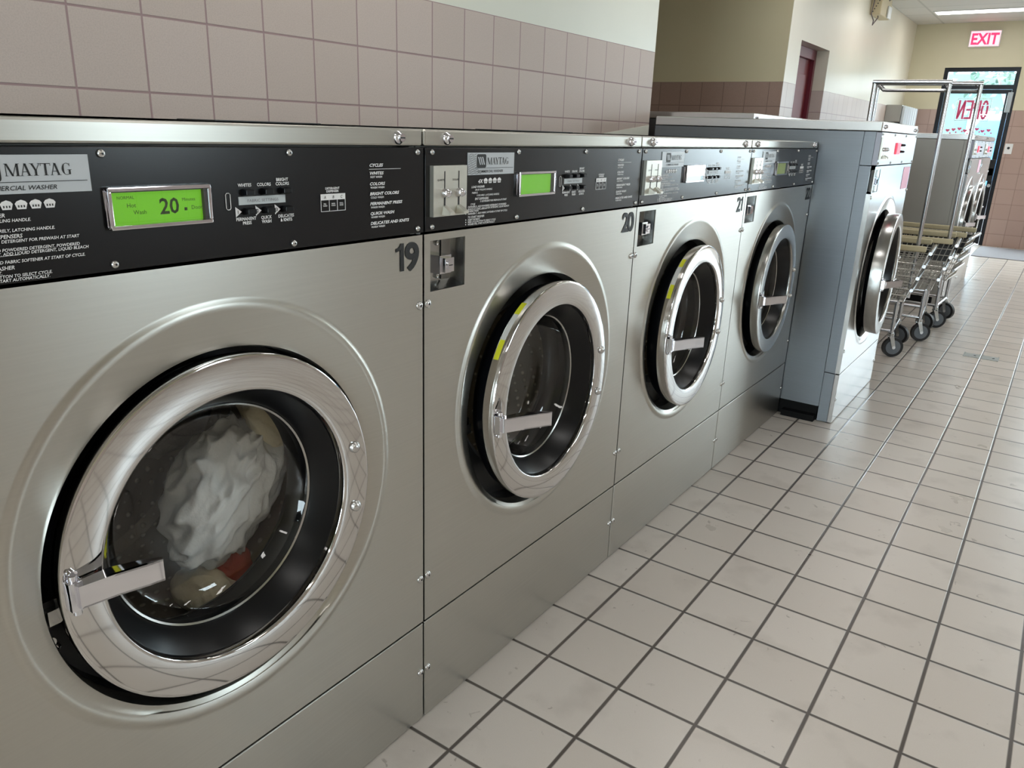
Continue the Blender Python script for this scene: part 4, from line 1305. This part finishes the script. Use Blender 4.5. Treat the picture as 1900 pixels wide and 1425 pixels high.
# fluorescent ceiling lights
k = 0
for yc in (11.55, 9.15, 6.75, 4.35, 1.95, -0.45, -2.85):
    for xc in (-1.2, 1.25):
        cl = empty('ceiling_light', (xc, yc, CEIL))
        if xc < 0 and yc > 11:
            tag(cl, 'fluorescent ceiling light nearest the exit sign', 'ceiling light', 'fluorescent ceiling lights')
        else:
            tag(cl, 'recessed fluorescent ceiling light further back over the laundry aisle', 'ceiling light', 'fluorescent ceiling lights')
        f_ = MB(); hx, hy = 0.63, 0.145
        f_.box(-hx, hx, -hy, -hy + 0.02, -0.012, -0.0005); f_.box(-hx, hx, hy - 0.02, hy, -0.012, -0.0005)
        f_.box(-hx, -hx + 0.02, -hy + 0.02, hy - 0.02, -0.012, -0.0005); f_.box(hx - 0.02, hx, -hy + 0.02, hy - 0.02, -0.012, -0.0005)
        f_.build('frame', M['lamp_white'], cl)
        MB().box(-hx + 0.02, hx - 0.02, -hy + 0.02, hy - 0.02, -0.008, -0.001).build('diffuser', M['tube_light'], cl)

# emergency light with hanging cable
em = empty('emergency_light', (LEFT_X, 9.75, 2.62)); tag(em, 'beige emergency light box high on the corridor wall with dangling cable', 'emergency light')
MB().box(0.0005, 0.11, 0, 0.50, 0, 0.20).build('housing', M['beige_box'], em, bevel=0.008)
for yy in (0.14, 0.36):
    MB().cyl((0.06, yy, 0.19), (0.13, yy - 0.05, 0.255), 0.045, 0.06, seg=20).build('lamp_head', M['bark'], em)
q = MB()
for i in range(6): q.cyl((0.03 + 0.013 * i, -0.0005, 0.03 + 0.026 * i), (0.03 + 0.013 * i, -0.003, 0.03 + 0.026 * i), 0.006, seg=10)
q.build('vent_holes', M['black'], em)
MB().box(0.112, 0.128, 0.30, 0.46, 0.0, 0.12).build('cover', M['lamp_white'], em, bevel=0.004)
MB().tube([(0.03, -0.02, 0.22), (0.04, -0.05, 0.12), (0.03, -0.06, 0.0), (0.05, 0.0, -0.06), (0.04, 0.03, -0.1), (0.07, 0.10, -0.02), (0.06, 0.12, 0.01)], 0.006, 8).build('cable', M['bark'], em)

# soap vending box on the corridor wall
sv = empty('soap_dispenser', (LEFT_X, 11.48, 1.30)); tag(sv, 'steel soap vending box with clear columns on the corridor wall', 'soap dispenser')
MB().box(0.0005, 0.19, 0, 0.95, 0.27, 0.475).build('housing', M['steel_dull'], sv, bevel=0.005)
MB().box(0.0005, 0.12, 0.06, 0.90, 0, 0.268).build('back_box', M['label_white'], sv, bevel=0.005)
for i in range(6):
    MB().box(0.191, 0.235, 0.01 + i * 0.157, 0.150 + i * 0.157, 0.0, 0.465).build('column', M['column'], sv, bevel=0.012)

# push-button plate beside the exit
sp_ = empty('switch_plate', (-0.80, FAR_Y, 1.285)); tag(sp_, 'white wall plate with a black button right of the exit door', 'wall switch')
MB().box(-0.045, 0.045, -0.010, -0.0005, -0.065, 0.065).build('plate', M['lamp_white'], sp_, bevel=0.003)
MB().cyl((0, -0.010, 0.01), (0, -0.02, 0.01), 0.016).build('button', M['black'], sp_)

# light-up open sign hung inside the door glass, facing the street
op = empty('open_sign', (-1.31, FAR_Y - 0.02, 1.66)); tag(op, 'dotted OPEN sign hanging against the exit door glass, seen from behind', 'sign')
q = MB()
glyph = {'O': [[(0.5 + 0.5 * math.cos(t * PI / 8), 0.5 + 0.5 * math.sin(t * PI / 8)) for t in range(17)]],
         'P': [[(0, 0), (0, 1), (0.7, 1), (1, 0.85), (1, 0.62), (0.7, 0.48), (0, 0.48)]],
         'E': [[(1, 0), (0, 0), (0, 1), (1, 1)], [(0, 0.5), (0.8, 0.5)]], 'N': [[(0, 0), (0, 1), (1, 0), (1, 1)]]}
gw, gh = 0.062, 0.215
for i, ch in enumerate('OPEN'):
    for line in glyph[ch]:
        for (p0, p1) in zip(line[:-1], line[1:]):
            A = Vector((-(p0[0] * gw + i * 0.092 - 0.169), 0.013, p0[1] * gh)); B = Vector((-(p1[0] * gw + i * 0.092 - 0.169), 0.013, p1[1] * gh))
            n = max(1, int((B - A).length / 0.02))
            for k in range(n + 1):
                c_ = A.lerp(B, k / n)
                q.cyl(c_, c_ + Vector((0, 0.004, 0)), 0.0155, seg=8)
q.build('letters', M['led'], op)
MB().box(-0.2, 0.2, 0.014, 0.016, -0.035, -0.029).box(-0.2, 0.2, 0.014, 0.016, 0.245, 0.251).box(-0.2, -0.194, 0.014, 0.016, -0.029, 0.245).box(0.194, 0.2, 0.014, 0.016, -0.029, 0.245).build('frame', M['label_white'], op)

# floor drain covers
for i, (xa, xb, lab) in enumerate(((-0.357, -0.262, 'left of two metal floor drain covers in the tiled aisle'), (-0.252, -0.157, 'right of two metal floor drain covers in the tiled aisle'))):
    q = MB().box(xa, xb, 5.70, 5.80, 0.0, 0.003); q.box(xa, xa + 0.008, 5.69, 5.81, 0.003, 0.005); q.box(xb - 0.008, xb, 5.69, 5.81, 0.003, 0.005)
    q.cyl((xb - 0.03, 5.75, 0.003), (xb - 0.03, 5.75, 0.005), 0.007, seg=10, mat=1)
    tag(q.build('drain_cover', [M['drain'], M['black']]), lab, 'drain cover')
# entrance mat
tag(MB().box(-0.86, 0.30, 11.25, 12.45, 0.0, 0.008).build('door_mat', M['mat_grey'], bevel=0.003), 'grey entrance mat on the floor by the exit door', 'mat')
